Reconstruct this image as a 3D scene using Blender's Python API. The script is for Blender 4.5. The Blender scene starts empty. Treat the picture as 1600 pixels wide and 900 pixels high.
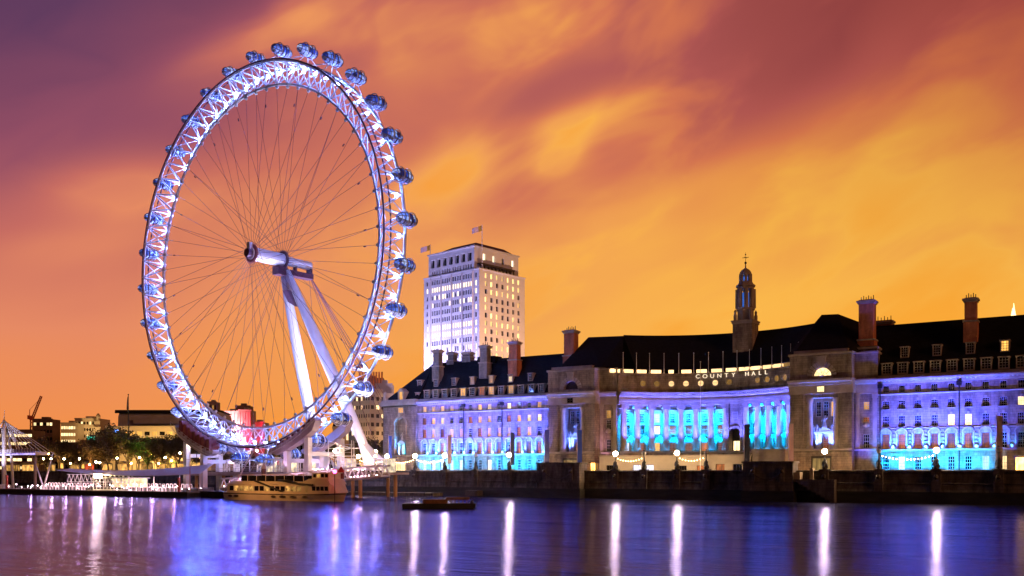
import bpy, math, random
from math import sin, cos, tan, pi, radians, sqrt, atan2, hypot
from mathutils import Vector, Matrix
random.seed(11)
S = bpy.context.scene
COL = S.collection

# ------------------------------------------------------------------ camera
cam_d = bpy.data.cameras.new('camera'); cam = bpy.data.objects.new('camera', cam_d); COL.objects.link(cam)
cam.location = (0, 0, 7.5); cam.rotation_euler = (radians(90), 0, 0)
cam_d.sensor_width = 36; cam_d.lens = 33.75; cam_d.shift_y = 287/1600
cam_d.clip_start = 0.5; cam_d.clip_end = 9000
S.camera = cam
S.render.engine = 'CYCLES'
S.view_settings.view_transform = 'Standard'; S.view_settings.look = 'None'
S.view_settings.exposure = 0; S.view_settings.gamma = 1
S.cycles.use_denoising = True
try: S.cycles.denoiser = 'OPENIMAGEDENOISE'
except Exception: pass
S.cycles.max_bounces = 6; S.cycles.diffuse_bounces = 2; S.cycles.glossy_bounces = 3
S.cycles.sample_clamp_indirect = 8; S.cycles.blur_glossy = 0.3
S.cycles.use_light_tree = True

# ------------------------------------------------------------------ sky
def srgb(r, g, b):
    f = lambda c: (c/255/12.92) if c <= 10 else ((c/255+0.055)/1.055)**2.4
    return (f(r), f(g), f(b), 1)
W = bpy.data.worlds.new('World'); S.world = W; W.use_nodes = True
nt = W.node_tree; nt.nodes.clear()
def N(t, **k):
    n = nt.nodes.new(t)
    for a, b in k.items(): setattr(n, a, b)
    return n
def L(a, b): nt.links.new(a, b)
def M(op, a, b=None, c=None, clamp=False):
    n = N('ShaderNodeMath', operation=op); n.use_clamp = clamp
    for i, v in enumerate((a, b, c)):
        if v is None: continue
        if isinstance(v, (int, float)): n.inputs[i].default_value = v
        else: L(v, n.inputs[i])
    return n.outputs[0]
def ramp(fac, stops, interp='LINEAR'):
    n = N('ShaderNodeValToRGB'); cr = n.color_ramp; cr.interpolation = interp
    while len(cr.elements) < len(stops): cr.elements.new(0.5)
    for e, (p, c) in zip(cr.elements, stops): e.position = p; e.color = c
    L(fac, n.inputs[0]); return n.outputs[0]
def mixc(f, a, b, blend='MIX'):
    n = N('ShaderNodeMix', data_type='RGBA', blend_type=blend)
    if isinstance(f, (int, float)): n.inputs[0].default_value = f
    else: L(f, n.inputs[0])
    for i, v in ((6, a), (7, b)):
        if isinstance(v, tuple): n.inputs[i].default_value = v
        else: L(v, n.inputs[i])
    return n.outputs[2]
tc = N('ShaderNodeTexCoord'); sp = N('ShaderNodeSeparateXYZ'); L(tc.outputs['Generated'], sp.inputs[0])
X, Y, Z = sp.outputs
az = M('ARCTAN2', X, Y)                                   # azimuth, 0 = across the river
el = M('ARCSINE', Z)                                      # elevation in radians
# wind-drawn cloud bands: long towards the upper right
th = radians(24)
ca = M('ADD', M('MULTIPLY', az, cos(th)), M('MULTIPLY', el, sin(th)))
cb = M('SUBTRACT', M('MULTIPLY', el, cos(th)), M('MULTIPLY', az, sin(th)))
def cloud(sa, sb, det, seed, dist=0.3, rough=0.5):
    cx = N('ShaderNodeCombineXYZ'); L(M('MULTIPLY', ca, sa), cx.inputs[0]); L(M('MULTIPLY', cb, sb), cx.inputs[1]); cx.inputs[2].default_value = seed
    n = N('ShaderNodeTexNoise'); n.inputs['Scale'].default_value = 1; n.inputs['Detail'].default_value = det
    n.inputs['Roughness'].default_value = rough; n.inputs['Distortion'].default_value = dist
    L(cx.outputs[0], n.inputs['Vector']); return n.outputs['Fac']
n1 = cloud(2.2, 6.5, 2, 3.7, 0.5, 0.4); n2 = cloud(7, 16, 2.5, 9.1, 0.6, 0.45); n3 = cloud(1.7, 3.5, 2, 21.3)
def blob(a0, e0, ra, re, rot=0.0):                        # one soft cloud bank at a place in the sky
    da = M('SUBTRACT', az, a0); de = M('SUBTRACT', el, e0); c, s_ = cos(rot), sin(rot)
    p = M('DIVIDE', M('ADD', M('MULTIPLY', da, c), M('MULTIPLY', de, s_)), ra)
    q = M('DIVIDE', M('SUBTRACT', M('MULTIPLY', de, c), M('MULTIPLY', da, s_)), re)
    w = M('MULTIPLY', M('SUBTRACT', n2, 0.5), 2.6)
    d2 = M('ADD', M('MULTIPLY', p, p), M('MULTIPLY', q, q))
    d2 = M('ADD', d2, w)
    return M('POWER', 2.718, M('MULTIPLY', M('MAXIMUM', d2, 0), -1))
def at(px, py):
    x, y, z = (px-800)/1500, 1.0, (737-py)/1500
    return atan2(x, y), math.asin(z/sqrt(x*x+1+z*z))
BL = [  # px, py, half-width, half-height, rotation, weight   (negative weight = lit bank, positive = dark gap)
    (915, 182, 88, 24, 0.25, -0.36), (700, 262, 95, 48, 0.75, -0.36), (875, 245, 48, 27, 0.5, -0.24), (1400, 228, 75, 18, 0.2, -0.12), (1080, 285, 90, 26, 0.3, -0.12),
    (195, 300, 110, 44, 0.15, -0.28), (110, 385, 90, 26, 0.2, -0.12), (1250, 300, 330, 105, 0.22, -0.17), (1330, 190, 190, 50, 0.3, -0.07),
    (440, 55, 190, 34, 0.42, -0.24), (700, 25, 320, 80, 0.15, -0.34), (860, 70, 160, 60, 0.2, -0.10),
    (1540, 80, 420, 150, 0.1, 0.15), (1060, 190, 130, 40, 0.35, 0.02), (780, 185, 130, 45, 0.3, 0.07), (40, 130, 330, 300, 0, 0.17),
    (1000, 90, 120, 50, 0.3, 0.0), (820, 300, 60, 26, 0.5, 0.10)]
v = M('SUBTRACT', M('MULTIPLY', el, 1/0.47), 0.09)
v = M('SUBTRACT', v, M('MULTIPLY', M('MAXIMUM', az, -0.6), 0.16))
v = M('ADD', v, M('MULTIPLY', M('SUBTRACT', n1, 0.5), 0.26))
v = M('ADD', v, M('MULTIPLY', M('SUBTRACT', n2, 0.5), 0.10))
v = M('ADD', v, M('MULTIPLY', M('SUBTRACT', n3, 0.5), 0.20))
lump = cloud(5.5, 13, 4, 33.3, 0.35, 0.52); lm_ = N('ShaderNodeMapRange', interpolation_type='SMOOTHSTEP'); L(lump, lm_.inputs[0]); lm_.inputs[1].default_value = 0.45; lm_.inputs[2].default_value = 0.70
v = M('ADD', v, M('MULTIPLY', lm_.outputs[0], M('MULTIPLY', M('MULTIPLY_ADD', az, 2.2, 1.0, clamp=True), -0.17)))
for px, py, rx, ry, ro, w in BL:
    a0, e0 = at(px, py)
    v = M('ADD', v, M('MULTIPLY', blob(a0, e0, rx/1500, ry/1500, ro), w))
left = ramp(v, [(0.0, srgb(246, 146, 54)), (0.14, srgb(241, 144, 80)), (0.32, srgb(230, 138, 100)), (0.54, srgb(198, 108, 98)), (0.78, srgb(146, 78, 100)), (1.0, srgb(98, 60, 94))])
right = ramp(v, [(0.0, srgb(250, 168, 56)), (0.20, srgb(252, 184, 76)), (0.40, srgb(240, 158, 76)), (0.58, srgb(218, 122, 80)), (0.76, srgb(180, 90, 84)), (1.0, srgb(120, 56, 68))])
fl = M('MULTIPLY_ADD', az, 1.5, 0.62, clamp=True)
skyc = mixc(fl, left, right)
ember = mixc(M('MULTIPLY', M('MULTIPLY_ADD', az, 2.2, -0.2, clamp=True), M('MULTIPLY_ADD', el, 2.4, -0.35, clamp=True)), skyc, srgb(150, 62, 44))
# the glow belongs to the city over there: the sky behind the viewer is dark
front = N('ShaderNodeMapRange', interpolation_type='SMOOTHSTEP'); L(Y, front.inputs[0]); front.inputs[1].default_value = 0.25; front.inputs[2].default_value = 0.72; front.inputs[3].default_value = 0.035; front.inputs[4].default_value = 1.0
front = front.outputs[0]
up = M('SUBTRACT', 1.0, M('MULTIPLY', M('MAXIMUM', M('SUBTRACT', Z, 0.45), 0), 1.4))
bk = N('ShaderNodeBackground'); L(ember, bk.inputs[0]); L(M('MULTIPLY', front, M('MAXIMUM', up, 0.15)), bk.inputs[1])
ns = N('ShaderNodeTexSky', sky_type='NISHITA'); ns.sun_disc = False; ns.sun_elevation = radians(-4); ns.sun_rotation = radians(200)
bk2 = N('ShaderNodeBackground'); L(ns.outputs[0], bk2.inputs[0]); bk2.inputs[1].default_value = 0.05
ad = N('ShaderNodeAddShader'); L(bk.outputs[0], ad.inputs[0]); L(bk2.outputs[0], ad.inputs[1])
wo = N('ShaderNodeOutputWorld'); L(ad.outputs[0], wo.inputs[0])
W.cycles.sampling_method = 'MANUAL'; W.cycles.sample_map_resolution = 512

sd = bpy.data.lights.new('sun', 'SUN'); sd.energy = 0.65; sd.color = (1.0, 0.40, 0.16); sd.angle = radians(8)      # low warm glow of the town on this side of the river
so = bpy.data.objects.new('sun', sd); COL.objects.link(so); so.location = (300, -200, 300)
so.rotation_euler = Vector((-0.66, 0.70, -0.28)).to_track_quat('-Z', 'Y').to_euler()

# ------------------------------------------------------------------ frames (bank, wheel, world)
class Frame:
    def __init__(s, ox, oy, ang): s.ox, s.oy, s.a = ox, oy, ang
    def w(s, p):
        c, n = cos(s.a), sin(s.a)
        return Vector((s.ox + c*p[0] - n*p[1], s.oy + n*p[0] + c*p[1], p[2]))
BANK = Frame(0, 0, atan2(-1500, 2372))                    # x along the far bank (downstream left), y across the river
WH = Frame(-80.23, 305.6, radians(-37.7))                 # x in the plane of the wheel, y along its axle
GEO = Frame(0, 0, 0)
ROOT = {}
def tag(o, label=None, cat=None, group=None, kind=None):
    if label: o['label'] = label
    if cat: o['category'] = cat
    if group: o['group'] = group
    if kind: o['kind'] = kind
    return o
def thing(name, label, cat, fr, base, group=None):
    o = bpy.data.objects.new(name, None); COL.objects.link(o)
    o.location = fr.w(base); o.rotation_euler = (0, 0, fr.a); o.empty_display_size = 1
    ROOT[o.name] = (fr, Vector(base)); return tag(o, label, cat, group)
def root_of(o):
    while o.parent: o = o.parent
    return o
def copy_tree(o, parent=None):
    c = o.copy(); COL.objects.link(c)
    if parent is not None: c.parent = parent
    for ch in list(o.children): copy_tree(ch, c)
    return c
def copy_part(o, parent, loc, rot=None):                  # a shared-mesh copy of a part at a place inside its thing
    c = o.copy(); COL.objects.link(c); c.parent = parent; c.location = loc
    if rot is not None: c.rotation_euler = rot
    return c

class MB:
    def __init__(s, mp=None): s.v = []; s.f = []; s.m = []; s.sm = []; s.mp = mp
    def add(s, vs, fs, m=0, smooth=False):
        b = len(s.v)
        for p in vs: s.v.append(tuple(s.mp(*p)) if s.mp else tuple(p))
        for f in fs: s.f.append([i+b for i in f]); s.m.append(m); s.sm.append(smooth)
    def quad(s, a, b, c, d, m=0): s.add([a, b, c, d], [(0, 1, 2, 3)], m)
    def box(s, x0, x1, y0, y1, z0, z1, m=0):
        s.add([(x0,y0,z0),(x1,y0,z0),(x1,y1,z0),(x0,y1,z0),(x0,y0,z1),(x1,y0,z1),(x1,y1,z1),(x0,y1,z1)],
              [(3,2,1,0),(4,5,6,7),(0,1,5,4),(1,2,6,5),(2,3,7,6),(3,0,4,7)], m)
    def tube(s, p, q, r0, r1=None, n=6, m=0, cap=True):
        r1 = r0 if r1 is None else r1
        p, q = Vector(p), Vector(q); d = (q-p)
        if d.length < 1e-6: return
        d.normalize(); a = d.orthogonal().normalized(); b = d.cross(a)
        vs = [tuple(c + (a*cos(2*pi*i/n) + b*sin(2*pi*i/n))*r) for c, r in ((p, r0), (q, r1)) for i in range(n)]
        fs = [(i, (i+1) % n, n+(i+1) % n, n+i) for i in range(n)]
        s.add(vs, fs, m, n > 5)
        if cap: s.add(vs[:n], [tuple(range(n-1, -1, -1))], m); s.add(vs[n:], [tuple(range(n))], m)
    def path(s, pts, r, n=6, m=0, closed=False):
        pts = [Vector(p) for p in pts]; k = len(pts); vs = []; prev = None
        for i, p in enumerate(pts):
            a = pts[(i-1) % k] if (closed or i > 0) else p; b = pts[(i+1) % k] if (closed or i < k-1) else p
            d = (b-a).normalized()
            if prev is None: u = d.orthogonal().normalized()
            else:
                u = prev - d*prev.dot(d); u = u.normalized() if u.length > 1e-6 else d.orthogonal().normalized()
            prev = u; w = d.cross(u); rr = r[i] if isinstance(r, (list, tuple)) else r
            vs += [tuple(p + (u*cos(2*pi*j/n) + w*sin(2*pi*j/n))*rr) for j in range(n)]
        fs = []
        for i in range(k if closed else k-1):
            for j in range(n): fs.append((i*n+j, i*n+(j+1) % n, ((i+1) % k)*n+(j+1) % n, ((i+1) % k)*n+j))
        if not closed: fs += [tuple(range(n-1, -1, -1)), tuple((k-1)*n+j for j in range(n))]
        s.add(vs, fs, m, True)
    def lathe(s, c, prof, n=12, m=0, smooth=True, sx=1, sy=1):
        vs = []; fs = []
        for r, z in prof: vs += [(c[0]+r*sx*cos(2*pi*j/n), c[1]+r*sy*sin(2*pi*j/n), c[2]+z) for j in range(n)]
        for i in range(len(prof)-1):
            for j in range(n): fs.append((i*n+j, i*n+(j+1) % n, (i+1)*n+(j+1) % n, (i+1)*n+j))
        s.add(vs, fs, m, smooth)
        s.add(vs[:n], [tuple(range(n-1, -1, -1))], m); s.add(vs[-n:], [tuple(range(n))], m)
    def ball(s, c, r, m=0, n=10, k=6, sz=1, sx=1, sy=1):
        s.lathe(c, [(max(r*sin(pi*i/k), 0.01*r), -r*sz*cos(pi*i/k)) for i in range(k+1)], n, m, True, sx, sy)
    def prism(s, poly, y0, y1, m=0):                      # poly in (x, z), extruded along y
        n = len(poly); vs = [(x, y0, z) for x, z in poly] + [(x, y1, z) for x, z in poly]
        s.add(vs, [tuple(range(n)), tuple(range(2*n-1, n-1, -1))] + [(i, n+i, n+(i+1) % n, (i+1) % n) for i in range(n)], m)
    def sweep(s, prof, u0, u1, seg=1, m=0, closed=False): # profile in (depth, z) along u
        k = len(prof); vs = []; fs = []
        for i in range(seg+1):
            u = u0+(u1-u0)*i/seg; vs += [(u, d, z) for d, z in prof]
        for i in range(seg):
            for j in range(k if closed else k-1): fs.append((i*k+j, i*k+(j+1) % k, (i+1)*k+(j+1) % k, (i+1)*k+j))
        s.add(vs, fs, m)
        if closed: s.add(vs[:k], [tuple(range(k))], m); s.add(vs[-k:], [tuple(range(k-1, -1, -1))], m)
    def wall(s, u0, u1, z0, z1, openings, dep=0.0, rev=0.4, m=0, umax=99):
        us = sorted({u0, u1} | {a for o in openings for a in o[:2] if u0 < a < u1}); zs = sorted({z0, z1} | {a for o in openings for a in o[2:4] if z0 < a < z1})
        if umax < 90:
            ext = []
            for a, b in zip(us, us[1:]):
                k = max(1, int(math.ceil((b-a)/umax))); ext += [a+(b-a)*i/k for i in range(k)]
            us = ext+[us[-1]]
        for a, b in zip(us, us[1:]):
            for c, d in zip(zs, zs[1:]):
                um, zm = (a+b)/2, (c+d)/2
                if any(o[0] < um < o[1] and o[2] < zm < o[3] for o in openings): continue
                s.quad((a, dep, c), (b, dep, c), (b, dep, d), (a, dep, d), m)
        for o in openings:
            a, b, c, d = o[:4]; e = dep+rev
            s.quad((a, dep, c), (a, e, c), (a, e, d), (a, dep, d), m); s.quad((b, dep, c), (b, dep, d), (b, e, d), (b, e, c), m)
            s.quad((a, dep, c), (b, dep, c), (b, e, c), (a, e, c), m); s.quad((a, dep, d), (a, e, d), (b, e, d), (b, dep, d), m)
    def build(s, name, mats, parent=None, fr=None, base=None, label=None, cat=None, group=None, kind=None, raw=False):
        if parent is not None: fr, base = ROOT[root_of(parent).name]
        base = Vector(base if base is not None else (0, 0, 0)); o_ = Vector((0, 0, 0)) if raw else base
        me = bpy.data.meshes.new(name)
        me.from_pydata([(x-o_[0], y-o_[1], z-o_[2]) for x, y, z in s.v], [], s.f)
        mats = mats if isinstance(mats, (list, tuple)) else [mats]
        for m in mats: me.materials.append(m)
        me.polygons.foreach_set('material_index', s.m); me.polygons.foreach_set('use_smooth', s.sm); me.update()
        o = bpy.data.objects.new(name, me); COL.objects.link(o)
        if parent is not None: o.parent = parent
        else:
            o.location = fr.w(base); o.rotation_euler = (0, 0, fr.a); ROOT[o.name] = (fr, base)
        return tag(o, label, cat, group, kind)

# ------------------------------------------------------------------ materials
def material(name):
    m = bpy.data.materials.new(name); m.use_nodes = True; t = m.node_tree; b = t.nodes['Principled BSDF']; return m, t, b
def noise_mat(name, col, rough=0.6, var=0.25, scale=1.0, metal=0.0, bump=0.0, fine=0.0, stretch=(1, 1, 1), spec=None):
    m, t, b = material(name); n = t.nodes; l = t.links
    c = n.new('ShaderNodeTexCoord'); mp = n.new('ShaderNodeMapping'); mp.inputs['Scale'].default_value = stretch
    l.new(c.outputs['Object'], mp.inputs[0])
    x = n.new('ShaderNodeTexNoise'); x.inputs['Scale'].default_value = scale; x.inputs['Detail'].default_value = 5; x.inputs['Roughness'].default_value = 0.6
    l.new(mp.outputs[0], x.inputs['Vector'])
    r = n.new('ShaderNodeValToRGB'); r.color_ramp.elements[0].position = 0.3; r.color_ramp.elements[1].position = 0.7
    r.color_ramp.elements[0].color = tuple(k*(1-var) for k in col[:3])+(1,); r.color_ramp.elements[1].color = tuple(min(1, k*(1+var)) for k in col[:3])+(1,)
    l.new(x.outputs['Fac'], r.inputs[0]); l.new(r.outputs[0], b.inputs['Base Color'])
    b.inputs['Roughness'].default_value = rough; b.inputs['Metallic'].default_value = metal
    if spec is not None: b.inputs['Specular IOR Level'].default_value = spec
    if bump:
        bp = n.new('ShaderNodeBump'); bp.inputs['Strength'].default_value = bump; bp.inputs['Distance'].default_value = 0.1
        l.new(x.outputs['Fac'], bp.inputs['Height']); l.new(bp.outputs[0], b.inputs['Normal'])
    return m
def stone_mat(name, col, var=0.3, bw=1.6, bh=0.62, joint=0.6, rough=0.8):
    m, t, b = material(name); n = t.nodes; l = t.links
    c = n.new('ShaderNodeTexCoord'); sx = n.new('ShaderNodeSeparateXYZ'); l.new(c.outputs['Object'], sx.inputs[0])
    ad = n.new('ShaderNodeMath'); ad.operation = 'ADD'; l.new(sx.outputs[0], ad.inputs[0]); l.new(sx.outputs[1], ad.inputs[1])
    cx = n.new('ShaderNodeCombineXYZ'); l.new(ad.outputs[0], cx.inputs[0]); l.new(sx.outputs[2], cx.inputs[1])
    br = n.new('ShaderNodeTexBrick'); l.new(cx.outputs[0], br.inputs['Vector']); br.inputs['Scale'].default_value = 1
    br.inputs['Brick Width'].default_value = bw; br.inputs['Row Height'].default_value = bh; br.inputs['Mortar Size'].default_value = 0.025
    br.inputs['Color1'].default_value = tuple(k*(1-var*0.35) for k in col)+(1,); br.inputs['Color2'].default_value = tuple(k*(1+var*0.25) for k in col)+(1,)
    br.inputs['Mortar'].default_value = tuple(k*joint for k in col)+(1,)
    x = n.new('ShaderNodeTexNoise'); x.inputs['Scale'].default_value = 0.35; x.inputs['Detail'].default_value = 7; x.inputs['Roughness'].default_value = 0.65
    mp = n.new('ShaderNodeMapping'); mp.inputs['Scale'].default_value = (1.6, 1.6, 0.5); l.new(c.outputs['Object'], mp.inputs[0]); l.new(mp.outputs[0], x.inputs['Vector'])
    r = n.new('ShaderNodeValToRGB'); r.color_ramp.elements[0].position = 0.32; r.color_ramp.elements[1].position = 0.62
    r.color_ramp.elements[0].color = (1-var*1.6,)*3+(1,); r.color_ramp.elements[1].color = (1, 1, 1, 1); l.new(x.outputs['Fac'], r.inputs[0])
    mx = n.new('ShaderNodeMix'); mx.data_type = 'RGBA'; mx.blend_type = 'MULTIPLY'; mx.inputs[0].default_value = 1
    l.new(br.outputs['Color'], mx.inputs[6]); l.new(r.outputs[0], mx.inputs[7]); l.new(mx.outputs[2], b.inputs['Base Color'])
    b.inputs['Roughness'].default_value = rough
    bp = n.new('ShaderNodeBump'); bp.inputs['Strength'].default_value = 0.5; bp.inputs['Distance'].default_value = 0.05
    l.new(br.outputs['Color'], bp.inputs['Height']); l.new(bp.outputs[0], b.inputs['Normal'])
    return m
def glow(name, col, strength, rnd=0.0, noise=0.0, scale=3.0, stretch=(1, 1, 0.25), base=(0.02, 0.02, 0.02)):
    m, t, b = material(name); n = t.nodes; l = t.links
    b.inputs['Base Color'].default_value = base+(1,); b.inputs['Roughness'].default_value = 0.3
    b.inputs['Emission Color'].default_value = tuple(col)+(1,); b.inputs['Emission Strength'].default_value = strength
    if rnd or noise:
        o = n.new('ShaderNodeObjectInfo'); mr = n.new('ShaderNodeMapRange'); l.new(o.outputs['Random'], mr.inputs[0])
        mr.inputs[3].default_value = strength*(1-rnd); mr.inputs[4].default_value = strength*(1+rnd)
        c = n.new('ShaderNodeTexCoord'); mp = n.new('ShaderNodeMapping'); mp.inputs['Scale'].default_value = stretch; l.new(c.outputs['Object'], mp.inputs[0])
        x = n.new('ShaderNodeTexNoise'); x.noise_dimensions = '4D'; x.inputs['Scale'].default_value = scale; x.inputs['Detail'].default_value = 3
        l.new(mp.outputs[0], x.inputs['Vector'])
        wv = n.new('ShaderNodeMath'); wv.operation = 'MULTIPLY'; wv.inputs[1].default_value = 57; l.new(o.outputs['Random'], wv.inputs[0]); l.new(wv.outputs[0], x.inputs['W'])
        m2 = n.new('ShaderNodeMapRange'); m2.inputs[1].default_value = 0.3; m2.inputs[2].default_value = 0.7; m2.inputs[3].default_value = 1-noise; m2.inputs[4].default_value = 1+noise
        l.new(x.outputs['Fac'], m2.inputs[0]); mu = n.new('ShaderNodeMath'); mu.operation = 'MULTIPLY'
        l.new(mr.outputs[0], mu.inputs[0]); l.new(m2.outputs[0], mu.inputs[1]); l.new(mu.outputs[0], b.inputs['Emission Strength'])
    return m
MT = {}
MT['stone'] = stone_mat('portland_stone', (0.37, 0.285, 0.22), 0.42, 1.6, 0.62, 0.45)
MT['stone_plain'] = noise_mat('dressed_stone', (0.38, 0.31, 0.25), 0.8, 0.22, 0.5, bump=0.2)
MT['stone_dark'] = stone_mat('sooty_stone', (0.30, 0.25, 0.21), 0.4)
MT['granite'] = stone_mat('embankment_granite', (0.17, 0.145, 0.12), 0.5, 1.9, 0.7, 0.4)
MT['wet'] = noise_mat('weedy_wet_granite', (0.020, 0.019, 0.016), 0.6, 0.6, 0.6, bump=0.6, stretch=(0.4, 1, 2))
MT['slate'] = noise_mat('roof_slate', (0.011, 0.010, 0.011), 0.8, 0.45, 0.9, bump=0.3, stretch=(1, 1, 2.4), spec=0.2)
MT['brick'] = stone_mat('chimney_brick', (0.70, 0.24, 0.11), 0.35, 0.6, 0.25, 0.6)
MT['lead'] = noise_mat('dark_iron', (0.03, 0.03, 0.032), 0.45, 0.3, 2, metal=0.3)
MT['white'] = noise_mat('white_painted_steel', (0.80, 0.79, 0.80), 0.4, 0.06, 0.4)
MT['pinkgrey'] = noise_mat('grey_painted_steel', (0.42, 0.33, 0.34), 0.5, 0.15, 0.5)
MT['rail'] = noise_mat('dark_drive_rail', (0.13, 0.06, 0.10), 0.5, 0.3, 1.5)
MT['cable'] = noise_mat('spoke_cable', (0.20, 0.08, 0.11), 0.5, 0.2, 1)
MT['frame'] = noise_mat('white_window_frame', (0.42, 0.41, 0.40), 0.5, 0.1, 2)
MT['glass'] = noise_mat('dark_window_glass', (0.012, 0.012, 0.014), 0.08, 0.5, 0.7)
MT['bronze'] = noise_mat('dark_window_bronze', (0.05, 0.035, 0.025), 0.4, 0.3, 2)
MT['lit'] = glow('lit_window_warm', (1.0, 0.50, 0.10), 1.1, 0.45, 0.55, 1.6)
MT['lit2'] = glow('lit_window_bright', (1.0, 0.72, 0.34), 1.8, 0.35, 0.4, 1.4)
MT['dim'] = glow('dim_red_window', (1.0, 0.26, 0.06), 0.42, 0.6, 0.6, 1.6)
MT['cool'] = glow('cool_lit_window', (0.85, 0.85, 1.0), 1.1, 0.35, 0.35, 1.5)
MT['globe'] = glow('lamp_globe', (1.0, 0.68, 0.36), 330)
MT['globe_off'] = noise_mat('unlit_globe', (0.4, 0.38, 0.35), 0.2, 0.1, 1)
MT['bulb'] = glow('festoon_bulb', (1.0, 0.55, 0.22), 26)
MT['asphalt'] = noise_mat('paving', (0.13, 0.115, 0.10), 0.8, 0.3, 0.6, bump=0.2)
MT['soil'] = noise_mat('city_ground', (0.05, 0.05, 0.04), 0.9, 0.3, 0.02)

def paint(key, col, rough=0.5, var=0.15, scale=0.8, metal=0.0):
    MT[key] = noise_mat(key, col, rough, var, scale, metal); return MT[key]

def windows(parent, quads, key, name='window', most=100):   # every pane a part of its own; past a hundred the rest as one
    for qd in quads[:most]:
        b = MB(); b.add(qd, [(0, 1, 2, 3)]); b.build(name, MT[key], parent)
    if len(quads) > most:
        b = MB()
        for qd in quads[most:]: b.add(qd, [(0, 1, 2, 3)])
        b.build(name, MT[key], parent, kind='stuff')
def lamp_spot(fr, pos, target, power, col, ang=70, blend=0.8, rad=0.15):
    d = bpy.data.lights.new('floodlight', 'SPOT'); d.energy = power; d.color = col; d.spot_size = radians(ang); d.spot_blend = blend; d.shadow_soft_size = rad
    o = bpy.data.objects.new('floodlight', d); COL.objects.link(o); p = fr.w(pos); o.location = p
    o.rotation_euler = (fr.w(target)-p).to_track_quat('-Z', 'Y').to_euler(); return o
def lamp_point(fr, pos, power, col, rad=0.2):
    d = bpy.data.lights.new('lamp_light', 'POINT'); d.energy = power; d.color = col; d.shadow_soft_size = rad
    o = bpy.data.objects.new('lamp_light', d); COL.objects.link(o); o.location = fr.w(pos); return o
ORD = ['first', 'second', 'third', 'fourth', 'fifth', 'sixth', 'seventh', 'eighth', 'ninth', 'tenth', 'eleventh', 'twelfth', 'thirteenth', 'fourteenth', 'fifteenth', 'sixteenth', 'seventeenth', 'eighteenth', 'nineteenth', 'twentieth']

# ------------------------------------------------------------------ water, ground
def water_mat():
    m, t, b = material('river_water'); n = t.nodes; l = t.links; n.remove(b); out = n['Material Output']
    c = n.new('ShaderNodeTexCoord')
    def nz(sc, det, st, dist=0.4):
        mp = n.new('ShaderNodeMapping'); mp.inputs['Scale'].default_value = st; mp.inputs['Rotation'].default_value = (0, 0, radians(-22)); l.new(c.outputs['Object'], mp.inputs[0])
        x = n.new('ShaderNodeTexNoise'); x.inputs['Scale'].default_value = sc; x.inputs['Detail'].default_value = det; x.inputs['Distortion'].default_value = dist
        l.new(mp.outputs[0], x.inputs['Vector']); return x.outputs['Fac']
    a = nz(1, 4, (0.018, 0.10, 1)); d = nz(1, 5, (0.16, 0.95, 1))
    mu = n.new('ShaderNodeMath'); mu.operation = 'MULTIPLY_ADD'; l.new(d, mu.inputs[0]); mu.inputs[1].default_value = 0.26; l.new(a, mu.inputs[2])
    bp = n.new('ShaderNodeBump'); bp.inputs['Strength'].default_value = 0.6; bp.inputs['Distance'].default_value = 0.6; l.new(mu.outputs[0], bp.inputs['Height'])
    mr = n.new('ShaderNodeMapRange'); mr.inputs[1].default_value = 0.35; mr.inputs[2].default_value = 0.65; mr.inputs[3].default_value = 0.13; mr.inputs[4].default_value = 0.21; l.new(a, mr.inputs[0])
    g = n.new('ShaderNodeBsdfGlossy'); g.inputs['Color'].default_value = (0.40, 0.42, 1.0, 1); l.new(mr.outputs[0], g.inputs['Roughness']); l.new(bp.outputs[0], g.inputs['Normal'])
    df = n.new('ShaderNodeBsdfDiffuse'); df.inputs['Color'].default_value = (0.020, 0.009, 0.016, 1)
    f = n.new('ShaderNodeFresnel'); f.inputs['IOR'].default_value = 2.3
    mx = n.new('ShaderNodeMixShader'); l.new(f.outputs[0], mx.inputs[0]); l.new(df.outputs[0], mx.inputs[1]); l.new(g.outputs[0], mx.inputs[2]); l.new(mx.outputs[0], out.inputs['Surface'])
    return m
MT['water'] = water_mat()
q = MB(); q.quad((-4000, -400, 0), (1500, -400, 0), (1500, 240.4, 0), (-4000, 240.4, 0))
q.build('river_water', MT['water'], fr=BANK, base=(0, 0, 0), kind='structure')
q = MB(); q.box(-4000, 1500, 240.5, 4500, 0.5, 6.45)
q.build('ground', MT['soil'], fr=BANK, base=(0, 240, 0), kind='structure')
q = MB(); q.quad((-700, 241.2, 6.5), (300, 241.2, 6.5), (300, 256.5, 6.5), (-700, 256.5, 6.5))
q.build('promenade', MT['asphalt'], fr=BANK, base=(0, 240, 6.5), kind='structure')
MT['gate_lit'] = glow('entrance_glass', (1.0, 0.62, 0.2), 0.22, 0.3, 0.6, 1.2)
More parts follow.
